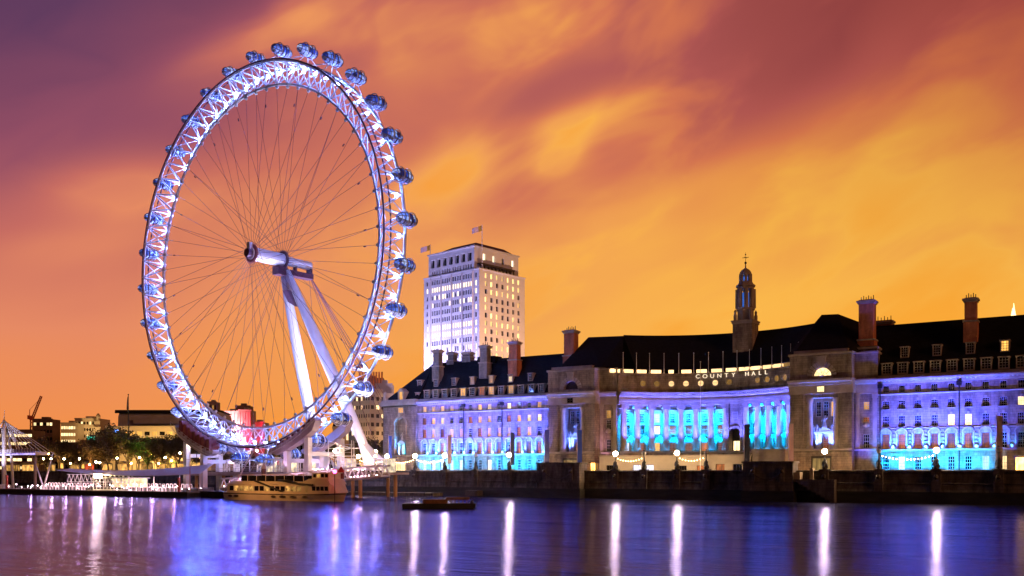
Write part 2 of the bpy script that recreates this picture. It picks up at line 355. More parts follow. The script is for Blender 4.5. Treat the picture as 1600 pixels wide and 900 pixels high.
# ------------------------------------------------------------------ the riverside hall
HB = Vector((-100, 260, 6.5))
hall = thing('town_hall', 'long stone riverside hall with dark roof and a curved colonnade washed in blue light', 'town hall', BANK, HB)
def flat(T0): return lambda u, d, z: (u, T0+d, z)
AC, AR = (-98.0, 241.4), 34.5
def arc(u, d, z): p = u/AR; return (AC[0]+(AR+d)*sin(p), AC[1]+(AR+d)*cos(p), z)
WIN = {}
def win_mesh(kind, w, h, nx, nz, frame='frame', fw=0.10, name='window', arch=False):
    key = (kind, round(w, 2), round(h, 2), nx, nz, frame, name, arch)
    if key in WIN: return key
    b = MB(); pane = [(-w/2, 0.04, 0), (w/2, 0.04, 0), (w/2, 0.04, h), (-w/2, 0.04, h)]
    if arch:
        pts = [(w/2*cos(pi*i/12), 0.04, w/2*sin(pi*i/12)) for i in range(13)]; b.add(pts, [tuple(range(13))], 0)
        b.path([(w/2*cos(pi*i/12), 0, w/2*sin(pi*i/12)) for i in range(13)], fw*0.8, 5, 1)
        for i in range(1, nx): a = pi*i/nx; b.tube((0, 0, 0), (w/2*cos(a), 0, w/2*sin(a)), fw*0.4, n=4, m=1)
        b.path([(w/4*cos(pi*i/8), 0, w/4*sin(pi*i/8)) for i in range(9)], fw*0.4, 4, 1); b.box(-w/2, w/2, -0.05, 0.03, -fw, fw, 1)
    else:
        b.add(pane, [(0, 1, 2, 3)], 0)
        b.box(-w/2, -w/2+fw, -0.06, 0.03, 0, h, 1); b.box(w/2-fw, w/2, -0.06, 0.03, 0, h, 1)
        b.box(-w/2+fw, w/2-fw, -0.06, 0.03, 0, fw, 1); b.box(-w/2+fw, w/2-fw, -0.06, 0.03, h-fw, h, 1)
        for i in range(1, nx): x = -w/2+w*i/nx; b.box(x-fw*.32, x+fw*.32, -0.035, 0.03, fw, h-fw, 1)
        for i in range(1, nz): z = h*i/nz; b.box(-w/2+fw, w/2-fw, -0.03, 0.032, z-fw*.32, z+fw*.32, 1)
        if nz > 2: b.box(-w/2+fw, w/2-fw, -0.05, 0.031, h/2-fw*.5, h/2+fw*.5, 1)
    me_o = b.build(name, [MT[kind], MT[frame]], fr=GEO, base=(0, 0, 0)); ROOT.pop(me_o.name, None)
    me = me_o.data; bpy.data.objects.remove(me_o); WIN[key] = me; return key
def place_win(parent, kind, w, h, u, z, mp, dep, yaw=0.0, nx=3, nz=4, frame='frame', fw=0.10, name='window', arch=False):
    k = win_mesh(kind, w, h, nx, nz, frame, fw, name, arch)
    o = bpy.data.objects.new(name, WIN[k]); COL.objects.link(o); o.parent = parent
    fr, base = ROOT[root_of(parent).name]
    o.location = Vector(mp(u, dep, z)) - base; o.rotation_euler = (0, 0, yaw); return o

BLUE = (0.07, 0.16, 1.0); VIO = (0.06, 0.075, 1.0); CYAN = (0.0, 0.34, 1.0)
def hood(b, u, z, r, n=12, m=1, d0=-0.45, th=0.28):
    P = lambda rr, i, d: (u+rr*cos(pi*i/n), d, z+rr*sin(pi*i/n))
    for i in range(n):
        b.add([P(r, i, d0), P(r+th, i, d0), P(r+th, i+1, d0), P(r, i+1, d0), P(r, i, 0.02), P(r+th, i, 0.02), P(r+th, i+1, 0.02), P(r, i+1, 0.02)],
              [(0, 1, 2, 3), (0, 3, 7, 4), (1, 5, 6, 2)], m)

def make_wing(u0, u1, bays, first, step, T0, rows, lit_power, cy_from, cy_to, warm_from=None):
    mp = flat(T0); us = [first+step*i for i in range(bays)]
    ops = []; spec = []
    for i, u in enumerate(us):
        for (z0, z1, w, kinds, nx, nz) in rows:
            k = kinds[i % len(kinds)]
            ops.append((u-w/2, u+w/2, z0, z1)); spec.append((u, z0, w, z1-z0, k, nx, nz))
    b = MB(mp)
    b.wall(u0, u1, 6.4, 31.0, ops, 0, 0.38, 0)
    b.sweep([(0.02, 27.1), (-0.28, 27.15), (-0.34, 27.45), (0.02, 27.5)], u0, u1, 1, 1)          # string course
    b.sweep([(0.02, 12.7), (-0.75, 12.85), (-0.85, 13.25), (0.02, 13.3)], u0, u1, 1, 1)          # ledge over the ground floor
    b.sweep([(0.02, 18.35), (-0.22, 18.4), (-0.26, 18.62), (0.02, 18.66)], u0, u1, 1, 1)
    for k in range(7):                                                                           # banded ground floor
        z = 6.5+k*0.86; b.sweep([(0.02, z+0.04), (-0.10, z+0.06), (-0.10, z+0.70), (0.02, z+0.72)], u0, u1, 1, 0) if k < 1 else None
    for i, u in enumerate(us):
        hood(b, u, 17.15, 1.25)
        for dz in (25.7, 21.85):                                                                 # keystones
            b.box(u-0.24, u+0.24, -0.16, 0.01, dz, dz+0.55, 1)
        for (zz, w) in ((18.98-0.22, 2.2), (23.48-0.22, 2.2)):
            b.box(u-w/2, u+w/2, -0.26, 0.01, zz, zz+0.2, 1)                                      # sills
        for sx in (-1.35, 1.05):
            b.box(u+sx, u+sx+0.3, -0.36, 0.01, 13.32, 17.2, 1)
        if i < bays-1:
            um = u+step/2                                                                        # blocked piers between the balcony windows
            for k in range(4): b.box(um-0.42, um+0.42, -0.30, 0.01, 14.55+k*0.98, 15.15+k*0.98, 0)
            b.lathe((um, -0.35, 13.3), [(0.65, 0), (0.75, 0.5), (0.45, 0.95), (0.1, 1.1)], 8, 1)
            for k in range(6):                                                                   # rusticated ground piers
                b.box(um-1.05, um+1.05, -0.14, 0.01, 6.6+k*1.0, 7.36+k*1.0, 0)
    wing = b.build('wing', [MT['stone'], MT['stone_plain']], hall)
    for (u, z0, w, h, k, nx, nz) in spec:
        place_win(wing, k, w, h, u, z0, mp, 0.3, 0, nx, nz, 'frame' if k not in ('dim',) else 'bronze')
    c = MB(mp)
    c.sweep([(0.02, 30.0), (-0.25, 30.1), (-0.3, 30.5), (-0.85, 30.75), (-1.05, 31.15), (-1.05, 31.4), (-0.15, 31.5), (-0.15, 32.25), (0.9, 32.25)], u0, u1, 1, 0)
    n = int((u1-u0)/0.9)
    for k in range(n): u = u0+(k+0.3)*(u1-u0)/n; c.box(u, u+0.4, -0.75, -0.28, 30.42, 30.68, 0)
    c.build('cornice', MT['stone_plain'], wing)
    return wing, us, mp

G, Lt, D, L2, C = 'glass', 'lit', 'dim', 'lit2', 'cool'
att = [Lt, Lt, Lt, Lt, G, G, Lt, L2, G, L2, G, G, Lt, Lt]
r2 = [D, Lt, L2, G, G, D, Lt, Lt, G, D, Lt, L2, L2, Lt]
r3 = [D, Lt, D, Lt, Lt, G, D, Lt, Lt, Lt, D, Lt, G, D]
pn = [G, G, D, G, G, G, D, D, D, G, D, D, D, D]
gr = [C, L2, C, C, C, G, G, L2, G, C, G, G, G, C]
rowsL = [(27.75, 29.6, 1.5, att, 3, 3), (23.5, 25.65, 1.5, r2, 3, 4), (19.0, 21.8, 1.5, r3, 3, 4), (13.35, 17.1, 1.6, pn, 3, 5), (8.0, 11.4, 1.5, gr, 3, 4)]
wingL, usL, mpL = make_wing(-202.5, -149.0, 14, -199.6, 3.78, 260, rowsL, 1, 0, 14)
attR = [G]*18
r2R = [G]*8+[L2, G, G, Lt]+[G]*6; r3R = [G, G, G, G, L2, L2]+[G]*12; pnR = [D]*7+[G]*3+[D, G, G, D, G, G, D, G]; grR = [G, C, G, G, G, G, C, L2, L2, L2, Lt, G, L2, G, G, Lt, G, G]
rowsR = [(27.75, 29.6, 1.5, attR, 3, 3), (23.5, 25.65, 1.6, r2R, 4, 4), (19.0, 21.8, 1.6, r3R, 4, 4), (13.35, 17.1, 1.6, pnR, 3, 5), (8.0, 11.4, 1.6, grR, 3, 4)]
wingR, usR, mpR = make_wing(-52.6, 14.0, 17, -50.7, 3.86, 260, rowsR, 1, 0, 10)

# north end pavilion with its arched niche
def rustic(b, u0, u1, z0, z1, T=0.0, step=0.66, d=0.20, m=0, side=None):
    prof = []; z = z0
    while z < z1-0.1:
        t = min(z+step, z1); prof += [(T, z+0.001), (T, t-0.17), (T+d, t-0.15), (T+d, t-0.02)]; z = t
    prof.append((T, z1)); b.sweep(prof, u0, u1, 1, m)
def niche(b, uc, hw, z0, zs, dep, m=0, seg=10):           # a round-headed recess: back wall and vault
    pts = [(uc-hw, z0), (uc-hw, zs)] + [(uc-hw*cos(pi*i/seg), zs+hw*sin(pi*i/seg)) for i in range(1, seg)] + [(uc+hw, zs), (uc+hw, z0)]
    for (a, c), (e, f) in zip(pts, pts[1:]): b.quad((a, 0, c), (e, 0, f), (e, dep, f), (a, dep, c), m)
    b.add([(x, dep, z) for x, z in pts], [tuple(range(len(pts)))], m); b.quad((uc-hw, 0, z0), (uc+hw, 0, z0), (uc+hw, dep, z0), (uc-hw, dep, z0), m)
    return pts
def niche_front(b, u0, u1, uc, hw, z0, zs, z1, T, m, seg=10):   # the wall round it
    top = [(uc-hw*cos(pi*i/seg), zs+hw*sin(pi*i/seg)) for i in range(seg+1)]
    for (a, c), (e, f) in zip(top, top[1:]): b.quad((a, T, c), (e, T, f), (e, T, z1), (a, T, z1), m)
def figure(b, c, h, m=0, lean=0.0):                       # a draped stone figure
    x, y, z = c
    b.lathe(c, [(0.22*h, 0), (0.20*h, 0.12*h), (0.13*h, 0.4*h), (0.10*h, 0.52*h), (0.145*h, 0.7*h), (0.13*h, 0.78*h), (0.05*h, 0.83*h)], 9, m, True, 1, 0.7)
    b.ball((x+lean*0.1*h, y, z+0.91*h), 0.075*h, m, 8, 6, 1.2)
    b.path([(x-0.13*h, y, z+0.76*h), (x-0.23*h, y-0.06*h, z+0.58*h), (x-0.14*h-lean*0.1*h, y-0.16*h, z+0.46*h)], [0.05*h, 0.04*h, 0.03*h], 6, m)
    b.path([(x+0.13*h, y, z+0.76*h), (x+0.25*h, y-0.02*h, z+0.62*h+lean*0.3*h), (x+0.27*h, y-0.1*h, z+0.5*h+lean*0.6*h)], [0.05*h, 0.04*h, 0.03*h], 6, m)
b = MB(flat(259.0)); u0, u1, uc, hw = -217.0, -202.5, -209.3, 2.6
rustic(b, u0, uc-hw, 13.3, 29.9); rustic(b, uc+hw, u1, 13.3, 29.9)
niche_front(b, u0, u1, uc, hw, 13.3, 23.6, 29.9, 0.0, 0); niche(b, uc, hw, 13.3, 23.6, 2.2, 0)
b.quad((u0, 0, 6.4), (u0, 20, 6.4), (u0, 20, 31), (u0, 0, 31), 0); b.quad((u1, 0, 6.4), (u1, 1.2, 6.4), (u1, 1.2, 31), (u1, 0, 31), 0)
b.quad((u0, 20, 6.4), (u1, 20, 6.4), (u1, 20, 31), (u0, 20, 31), 0)
rustic(b, u0, u1, 6.4, 12.7, -0.25, 0.9, 0.12); b.sweep([(0.0, 12.7), (-0.6, 12.8), (-0.7, 13.2), (2.2, 13.3)], u0, u1, 1, 1)
hood(b, uc, 23.6, hw, 14, 1, -0.35, 0.5); b.box(uc-0.5, uc+0.5, -0.7, 0.02, 26.2, 27.6, 1)
b.box(u0-1.0, u1+0.1, -1.05, 20.9, 30.3, 31.5, 1); b.box(u0-0.5, u1+0.05, -0.5, 20.4, 31.5, 32.3, 1)
b.lathe((u0+0.6, 0.6, 32.3), [(0.9, 0), (1.0, 0.7), (0.6, 1.3), (0.85, 2.0), (0.3, 2.9), (0.1, 3.2)], 10, 1)
# aedicule and figure in the niche
b.box(uc-1.5, uc-0.95, 0.7, 2.1, 13.3, 16.9, 1); b.box(uc+0.95, uc+1.5, 0.7, 2.1, 13.3, 16.9, 1); b.box(uc-1.75, uc+1.75, 0.5, 2.1, 16.9, 17.4, 1)
b.prism([(uc-1.8, 17.4), (uc+1.8, 17.4), (uc, 18.5)], 0.5, 2.1, 1); figure(b, (uc, 1.1, 18.4), 2.7, 1)
pavE = b.build('end_pavilion', [MT['stone'], MT['stone_plain']], hall)
place_win(pavE, 'lit', 2.2, 1.9, uc+0.2, 27.7, flat(259), -0.06, 0, 3, 2)
place_win(pavE, 'lit', 1.3, 4.2, uc+1.55, 20.4, flat(259), 1.9, 0, 2, 5); place_win(pavE, 'cool', 1.7, 3.2, uc, 13.5, flat(259), 1.9, 0, 2, 3)
place_win(pavE, 'lit2', 4.6, 3.4, uc+0.3, 7.4, flat(259), -0.40, 0, 4, 3, 'bronze')

# the two pavilions that frame the curve
def make_pavilion(u0, u1, uc, T, dim_lunette, depth=24):
    w = 3.35; b = MB(flat(T))
    z0, zt = 13.6, 27.0
    ops = [(uc-w, uc+w, z0, zt)]
    for a, c in ((u0, uc-w-1.4), (uc+w+1.4, u1)): rustic(b, a, c, z0, 28.0, -0.35, 0.66, 0.22, 0)
    for a, c in ((u0, uc-w-1.4), (uc+w+1.4, u1)):
        b.quad((c if a == u0 else a, -0.35, z0), (c if a == u0 else a, 0.3, z0), (c if a == u0 else a, 0.3, 28), (c if a == u0 else a, -0.35, 28), 0)
    for a, c in ((uc-w-1.4, uc-w), (uc+w, uc+w+1.4)): b.quad((a, 0.25, z0), (c, 0.25, z0), (c, 0.25, 28), (a, 0.25, 28), 0)
    b.quad((uc-w, 0.25, zt), (uc+w, 0.25, zt), (uc+w, 0.25, 28), (uc-w, 0.25, 28), 0)
    d = 4.2                                                                        # the tall recess
    for a in (uc-w, uc+w): rp = MB; b.quad((a, 0.25, z0), (a, d, z0), (a, d, zt), (a, 0.25, zt), 0)
    b.quad((uc-w, 0.25, zt), (uc+w, 0.25, zt), (uc+w, d, zt), (uc-w, d, zt), 0); b.quad((uc-w, d, z0), (uc+w, d, z0), (uc+w, d, zt), (uc-w, d, zt), 0)
    b.quad((uc-w-1.4, -0.4, z0), (uc+w+1.4, -0.4, z0), (uc+w+1.4, d, z0), (uc-w-1.4, d, z0), 1)
    for a in (u0, u1): b.quad((a, -0.35, 6.4), (a, depth, 6.4), (a, depth, 38.2), (a, -0.35, 38.2), 0)
    b.quad((u0, depth, 6.4), (u1, depth, 6.4), (u1, depth, 38.2), (u0, depth, 38.2), 0)
    rustic(b, u0-0.2, u1+0.2, 6.4, 12.9, -0.75, 1.05, 0.16, 0); b.sweep([(0, 12.9), (-0.95, 13.0), (-1.05, 13.5), (-0.4, 13.6), (0.3, 13.602)], u0-0.25, u1+0.25, 1, 1)
    for a in (u0-0.2, u1+0.2): b.quad((a, -0.75, 6.4), (a, 0.5, 6.4), (a, 0.5, 12.9), (a, -0.75, 12.9), 0)
    b.sweep([(0.3, 28.0), (-0.45, 28.02), (-0.45, 30.2), (-0.9, 30.3), (-1.0, 30.9), (-1.7, 31.1), (-1.8, 31.7), (-0.5, 31.9)], u0-0.3, u1+0.3, 1, 1)   # entablature
    for a in (u0-0.3, u1+0.3): b.add([(a, e, z) for e, z in ((0.3, 28.0), (-0.45, 28.02), (-0.45, 30.2), (-0.9, 30.3), (-1.0, 30.9), (-1.7, 31.1), (-1.8, 31.7), (-0.5, 31.9), (3, 31.9), (3, 28))], [tuple(range(10))], 1)
    zl, rl = 32.6, 2.45                                                            # attic with its lunette
    b.quad((u0, -0.5, 31.9), (uc-rl, -0.5, 31.9), (uc-rl, -0.5, 38.2), (u0, -0.5, 38.2), 0); b.quad((uc+rl, -0.5, 31.9), (u1, -0.5, 31.9), (u1, -0.5, 38.2), (uc+rl, -0.5, 38.2), 0)
    b.quad((uc-rl, -0.5, 31.9), (uc+rl, -0.5, 31.9), (uc+rl, -0.5, zl), (uc-rl, -0.5, zl), 0)
    b2 = MB(flat(T-0.5)); niche_front(b2, 0, 0, uc, rl, zl, zl, 38.2, 0, 0, 12); niche(b2, uc, rl, zl, zl+0.01, 1.2, 0, 12)
    for i in range(11):                                                            # fan of voussoirs
        a0, a1 = pi*(i+0.14)/11, pi*(i+0.86)/11; r0, r1 = rl+0.03, rl+(1.75 if i == 5 else 1.35)
        P = lambda r, a, e: (uc+r*cos(a), e, zl+r*sin(a))
        b2.add([P(r0, a0, -0.22), P(r1, a0, -0.22), P(r1, a1, -0.22), P(r0, a1, -0.22), P(r0, a0, 0.01), P(r1, a0, 0.01), P(r1, a1, 0.01), P(r0, a1, 0.01)],
               [(0, 1, 2, 3), (0, 1, 5, 4), (1, 2, 6, 5), (2, 3, 7, 6), (3, 0, 4, 7)], 1)
    b2.prism([(uc-0.75, 35.0), (uc+0.75, 35.0), (uc+1.25, 37.9), (uc-1.25, 37.9)], -0.45, 0.01, 1)
    b.mp = None; o = len(b.v); b.v += b2.v; b.f += [[i+o for i in f] for f in b2.f]; b.m += b2.m; b.sm += b2.sm; b.mp = flat(T)
    b.box(u0-0.35, u1+0.35, -0.85, depth+0.3, 38.2, 38.75, 1); b.box(u0+1.0, u1-1.0, -0.2, depth, 38.75, 39.6, 1)
    # doorway, pediment and carved group in the recess
    for sx in (-1, 1):
        b.box(uc+sx*1.35-0.42, uc+sx*1.35+0.42, d-1.3, d-0.02, z0, z0+4.0, 1); b.lathe((uc+sx*2.15, d-1.5, z0), [(0.34, 0), (0.3, 0.4), (0.26, 3.7), (0.36, 4.0)], 8, 1)
        figure(b, (uc+sx*1.9, d-1.6, z0+4.6), 2.0, 1, sx*0.4)
    b.box(uc-2.75, uc+2.75, d-1.9, d-0.02, z0+4.0, z0+4.55, 1); b.prism([(uc-2.1, z0+4.55), (uc+2.1, z0+4.55), (uc, z0+5.9)], d-1.8, d-0.02, 1)
    figure(b, (uc, d-1.7, z0+5.7), 3.2, 1, 0.5)
    pav = b.build('pavilion', [MT['stone'], MT['stone_plain']], hall)
    c = MB(flat(T))
    for sx in (-1, 1):
        k = MB(flat(T)); x = uc+sx*(w+0.1)
        k.lathe((x, 0.75, z0), [(1.0, 0), (1.0, 0.4), (0.82, 0.6), (0.80, 4), (0.70, 12.0), (0.86, 12.3), (0.95, 13.0), (0.95, 13.35)], 16, 0)
        k.build('column', MT['stone_plain'], pav)
    mpf = flat(T)
    place_win(pav, 'bronze' if dim_lunette else 'lit2', rl*2-0.3, rl, uc, zl+0.08, mpf, 0.55, 0, 5, 1, 'bronze', 0.12, 'window', True)
    place_win(pav, 'lit2' if not dim_lunette else 'glass', 2.0, 1.6, uc-0.3, 28.4, mpf, -0.50, 0, 2, 2, 'bronze')
    place_win(pav, 'dim', 1.5, 3.2, uc, z0+0.05, mpf, d-0.15, 0, 2, 3)
    for x, z, kk in ((-1.9, 22.2, 'glass'), (0, 22.2, 'glass'), (1.9, 22.2, 'lit')): place_win(pav, kk, 1.25, 4.0, uc+x, z, mpf, d-0.15, 0, 2, 5)
    place_win(pav, 'lit', 1.0, 2.8, uc+2.45, 18.6, mpf, d-0.15, 0, 2, 4)
    k = MB(flat(T)); k.box(uc-2.6, uc+2.6, -0.98, -0.76, 6.5, 11.6, 1); k.box(uc-2.2, uc+2.2, -1.04, -0.985, 6.5, 11.0, 0)
    for x in (-1.1, 0, 1.1): k.box(uc+x-0.06, uc+x+0.06, -1.08, -1.045, 6.5, 11, 1)
    k.build('entrance', [MT['gate_lit'], MT['bronze']], pav)
    return pav
pavL = make_pavilion(-149.0, -133.0, -141.0, 257.0, True)
pavR = make_pavilion(-74.4, -58.4, -66.0, 257.0, False)
# side bays beside the pavilions
def side_bay(u0, u1, lits):
    b = MB(flat(260.0)); uc = (u0+u1)/2
    b.wall(u0, u1, 6.4, 38.2, [(uc-0.75, uc+0.75, z, z+h) for z, h, k in lits], 0, 0.4, 0)
    for x in (u0+0.75, u1-0.75): b.box(x-0.55, x+0.55, -0.32, 0.01, 13.4, 27.6, 1); b.box(x-0.7, x+0.7, -0.42, 0.01, 26.6, 27.7, 1)
    b.sweep([(0.02, 12.9), (-0.6, 13.0), (-0.7, 13.4), (0.02, 13.45)], u0, u1, 1, 1)
    b.sweep([(0.02, 27.7), (-0.35, 27.75), (-0.35, 30.2), (-0.9, 30.4), (-1.2, 31.2), (-1.2, 31.5), (0.02, 31.7)], u0, u1, 1, 1)
    b.box(u0, u1, -0.4, 6, 38.2, 38.7, 1); b.lathe((uc, -0.3, 19.0), [(0.3, 0), (0.9, 0.4), (0.75, 1.2), (0.2, 1.6)], 10, 1, True, 1, 0.4)
    sb = b.build('side_bay', [MT['stone'], MT['stone_plain']], hall)
    for z, h, k in lits: place_win(sb, k, 1.5, h, uc, z, flat(260), 0.3, 0, 3, 4)
side_bay(-133.0, -127.0, [(23.6, 2.4, 'lit'), (20.2, 2.9, 'glass'), (13.6, 3.6, 'glass')])
side_bay(-58.4, -52.6, [(23.6, 2.1, 'lit'), (19.2, 2.5, 'dim'), (13.6, 3.6, 'glass')])

# the concave colonnade
a0, a1 = radians(-57.3)*AR, radians(47.5)*AR
colang = [-53.3, -46.0, -38.6, -31.3, -24.0, -16.7, -9.4, -2.0, 8.2, 14.6, 21.0, 27.4, 33.8, 40.2]
b = MB(arc)
mids = [(p+q)/2 for p, q in zip(colang, colang[1:])]
ops = []
for i, m in enumerate(mids):
    if i == 7: continue
    u = radians(m)*AR
    for z, h, w in ((22.4, 2.9, 1.9), (18.95, 2.6, 1.9), (13.75, 2.6, 1.9)): ops.append((u-w/2*0.92, u+w/2*0.92, z, z+h))
b.wall(a0, a1, 13.7, 27.7, ops, 3.2, 0.45, 0, 1.6)
b.wall(a0, a1, 6.4, 13.0, [], -1.0, 0.3, 0, 1.6)
b.sweep([(-1.0, 13.0), (-1.25, 13.05), (-1.3, 13.6), (3.2, 13.7)], a0, a1, 36, 1)
b.sweep([(3.2, 27.7), (-0.75, 27.7), (-0.75, 28.5), (-0.9, 28.55), (-0.9, 29.3), (-0.8, 29.35), (-0.8, 30.0), (-1.2, 30.2), (-1.3, 30.6), (-2.1, 30.85), (-2.3, 31.35), (-0.4, 31.5)], a0, a1, 36, 1)
b.sweep([(-0.4, 31.5), (-0.4, 32.3), (-0.55, 32.35), (-0.55, 32.6), (-0.4, 32.65), (-0.4, 36.4), (-0.8, 36.6), (-0.9, 37.1), (0.3, 37.2), (0.3, 37.3)], a0, a1, 36, 0)
n = 90
for k in range(n): u = a0+(k+0.3)*(a1-a0)/n; b.box(u, u+0.35, -1.95, -1.25, 30.55, 30.8, 1)
# gate block between the eighth and ninth columns
ug = radians(3.0)*AR
b.box(ug-2.6, ug-1.75, -0.7, 3.1, 13.65, 27.6, 0); b.box(ug+1.75, ug+2.6, -0.7, 3.1, 13.65, 27.6, 0)
b.quad((ug-1.75, 0.0, 20.2), (ug+1.75, 0.0, 20.2), (ug+1.75, 0.0, 27.7), (ug-1.75, 0.0, 27.7), 0); hood(b, ug, 19.0, 1.75, 14, 1, -0.4, 0.4)
niche_front(b, 0, 0, ug, 1.75, 13.7, 19.0, 21.2, 0.05, 0)
for i, m in enumerate(mids):
    if i == 7: continue
    u = radians(m)*AR
    hood(b, u, 17.3, 1.05, 10, 1, 2.85, 0.24)
    for sx in (-1, 1): b.box(u+sx*1.25-0.22, u+sx*1.25+0.22, 2.6, 3.22, 13.72, 17.3, 1)
    b.box(u-1.5, u+1.5, 2.75, 3.22, 26.0, 26.35, 1); b.box(u-1.1, u+1.1, 2.95, 3.22, 18.65, 18.9, 1); b.lathe((u, 3.15, 16.9), [(0.4, 0), (0.62, 0.5), (0.4, 1.1)], 8, 1, True, 1, 0.5)
    b.box(u-0.95, u+0.95, 2.98, 3.22, 21.75, 22.3, 1)
cres = b.build('colonnade', [MT['stone'], MT['stone_plain']], hall)
kA = ['glass', 'glass', 'cool', 'glass', 'glass', 'glass', 'glass', None, 'cool', 'glass', 'glass', 'glass', 'glass']
kB = ['glass', 'glass', 'lit2', 'dim', 'dim', 'dim', 'dim', None, 'glass', 'glass', 'glass', 'glass', 'glass']
kC = ['cool', 'dim', 'lit', 'dim', 'dim', 'dim', 'dim', None, 'dim', 'glass', 'dim', 'glass', 'glass']
for i, m in enumerate(mids):
    if i == 7: continue
    u = radians(m)*AR
    for kk, z, h in ((kA[i], 22.4, 2.9), (kB[i], 18.95, 2.6), (kC[i], 13.75, 2.6)): place_win(cres, kk, 1.85, h, u, z, arc, 3.5, -radians(m), 4, 4)
place_win(cres, 'dim', 1.7, 2.0, ug, 23.2, arc, -0.05, -radians(3), 3, 3); place_win(cres, 'lit2', 3.3, 3.0, ug, 13.75, arc, 2.6, -radians(3), 3, 1, 'bronze')
k = MB(arc); k.quad((ug-1.75, 2.7, 13.7), (ug+1.75, 2.7, 13.7), (ug+1.75, 2.7, 21), (ug-1.75, 2.7, 21), 0); k.build('gate_recess', MT['lead'], cres)
colm = MB(); colm.lathe((0, 0, 0), [(1.25, 0), (1.25, 0.35), (1.12, 0.4), (1.16, 0.7), (1.0, 0.95), (1.0, 4.5), (0.93, 9), (0.82, 12.3), (0.9, 12.45), (0.9, 12.6), (0.84, 12.7)], 20, 0)
for sx in (-1, 1):
    colm.tube((sx*0.92, -0.95, 12.95), (sx*0.92, 0.95, 12.95), 0.42, n=12, m=0); colm.tube((sx*0.92, -1.0, 12.95), (sx*0.92, -0.96, 12.95), 0.18, n=8, m=0)
colm.box(-0.9, 0.9, -0.85, 0.85, 12.7, 13.3, 0); colm.box(-1.25, 1.25, -1.05, 1.05, 13.3, 13.75, 0)
cm = None
for a in colang:
    p = Vector(arc(radians(a)*AR, 0.55, 13.9)) - HB
    if cm is None: cm = colm.build('column', MT['stone_plain'], cres, raw=True); cm.location = p; cm.rotation_euler = (0, 0, -radians(a))
    else: copy_part(cm, cres, p, (0, 0, -radians(a)))
# round attic windows, lit strip over the attic, flagpoles, lettering
port = {}
MT['porthole'] = glow('round_window_glow', (1.0, 0.62, 0.26), 1.5, 0.15, 0.15, 1.2); MT['porthole_dim'] = glow('round_window_dim', (1.0, 0.52, 0.12), 0.30, 0.3, 0.5, 1.5)
MT['strip'] = glow('attic_strip_glow', (1.0, 0.62, 0.28), 2.2, 0.25, 0.2, 0.7)
for i, m in enumerate([-43.5, -36.3, -28.9, -21.6, -14.2, -6.9, 0.2, 6.4, 15.5, 21.2, 27.0, 32.6, 38.0]):
    if i == 8 - 1: continue
    kd = 'porthole' if 2 <= i <= 5 else 'porthole_dim'
    if kd not in port:
        k = MB(); k.add([(0.86*cos(2*pi*j/20), 0.04, 0.86*sin(2*pi*j/20)) for j in range(20)], [tuple(range(20))], 0)
        k.path([(0.95*cos(2*pi*j/20), 0, 0.95*sin(2*pi*j/20)) for j in range(20)], 0.13, 6, 1, True); k.box(-0.86, 0.86, -0.03, 0.035, -0.04, 0.04, 1)
        o = k.build('round_window', [MT[kd], MT['stone_plain']], cres, raw=True); port[kd] = o
    else: o = copy_part(port[kd], cres, (0, 0, 0))
    o.location = Vector(arc(radians(m)*AR, -0.47, 34.1)) - HB; o.rotation_euler = (0, 0, -radians(m))
for i, m in enumerate([-57.8, -50.5, -43.6, -36.2, -28.8, -21.4, -14.1, -6.8, 0.4, 7.0, 13.4, 19.8, 26.0, 32.2, 38.4]):
    u = radians(m)*AR; k = MB(arc); hw_ = 1.45 if i not in (4,) else 0.7
    for q in range(1 if i != 9 else 2):
        x0, x1 = (u-hw_, u+hw_) if i != 9 else (u-hw_+q*1.85, u-0.1+q*1.85)
        k.box(x0, x1, 0.5, 1.5, 37.3, 38.35, 0)
        k.box(x0-0.1, x1+0.1, 0.35, 1.8, 38.35, 38.6, 1)
    o = k.build('roof_light', [MT['strip'] if m < 30 else MT['porthole_dim'], MT['lead']], cres)
    um = u+radians(3.65)*AR; k = MB(arc); k.tube((um, -0.1, 37.2), (um, -0.1, 43.2), 0.11, 0.07, 6, 0); k.ball((um, -0.1, 43.3), 0.16, 0, 6, 4); k.box(um-0.2, um+0.2, -0.3, 0.1, 37.2, 37.6, 0)
    k.build('flagpole', MT['white'], cres)
MT['sign'] = glow('letter_glow', (1.0, 0.80, 0.56), 1.3)
letters = []
word = 'COUNTY HALL'; ang0, ang1 = -15.6, 21.2
for i, ch in enumerate(word):
    if ch == ' ': continue
    cu = bpy.data.curves.new('letter', 'FONT'); cu.body = ch; cu.size = 1.7; cu.extrude = 0.10; cu.align_x = 'CENTER'; cu.offset = 0.0
    to = bpy.data.objects.new('letter', cu); COL.objects.link(to)
    me = bpy.data.meshes.new_from_object(to.evaluated_get(bpy.context.evaluated_depsgraph_get())); bpy.data.objects.remove(to); bpy.data.curves.remove(cu)
    me.materials.clear(); me.materials.append(MT['sign'])
    lo = bpy.data.objects.new('letter', me); COL.objects.link(lo); lo.parent = cres
    a = ang0+(ang1-ang0)*i/(len(word)-1)
    lo.location = Vector(arc(radians(a)*AR, -1.05, 35.55)) - HB; lo.rotation_euler = (radians(90), 0, -radians(a)); lo.scale = (1.12, 1, 1)

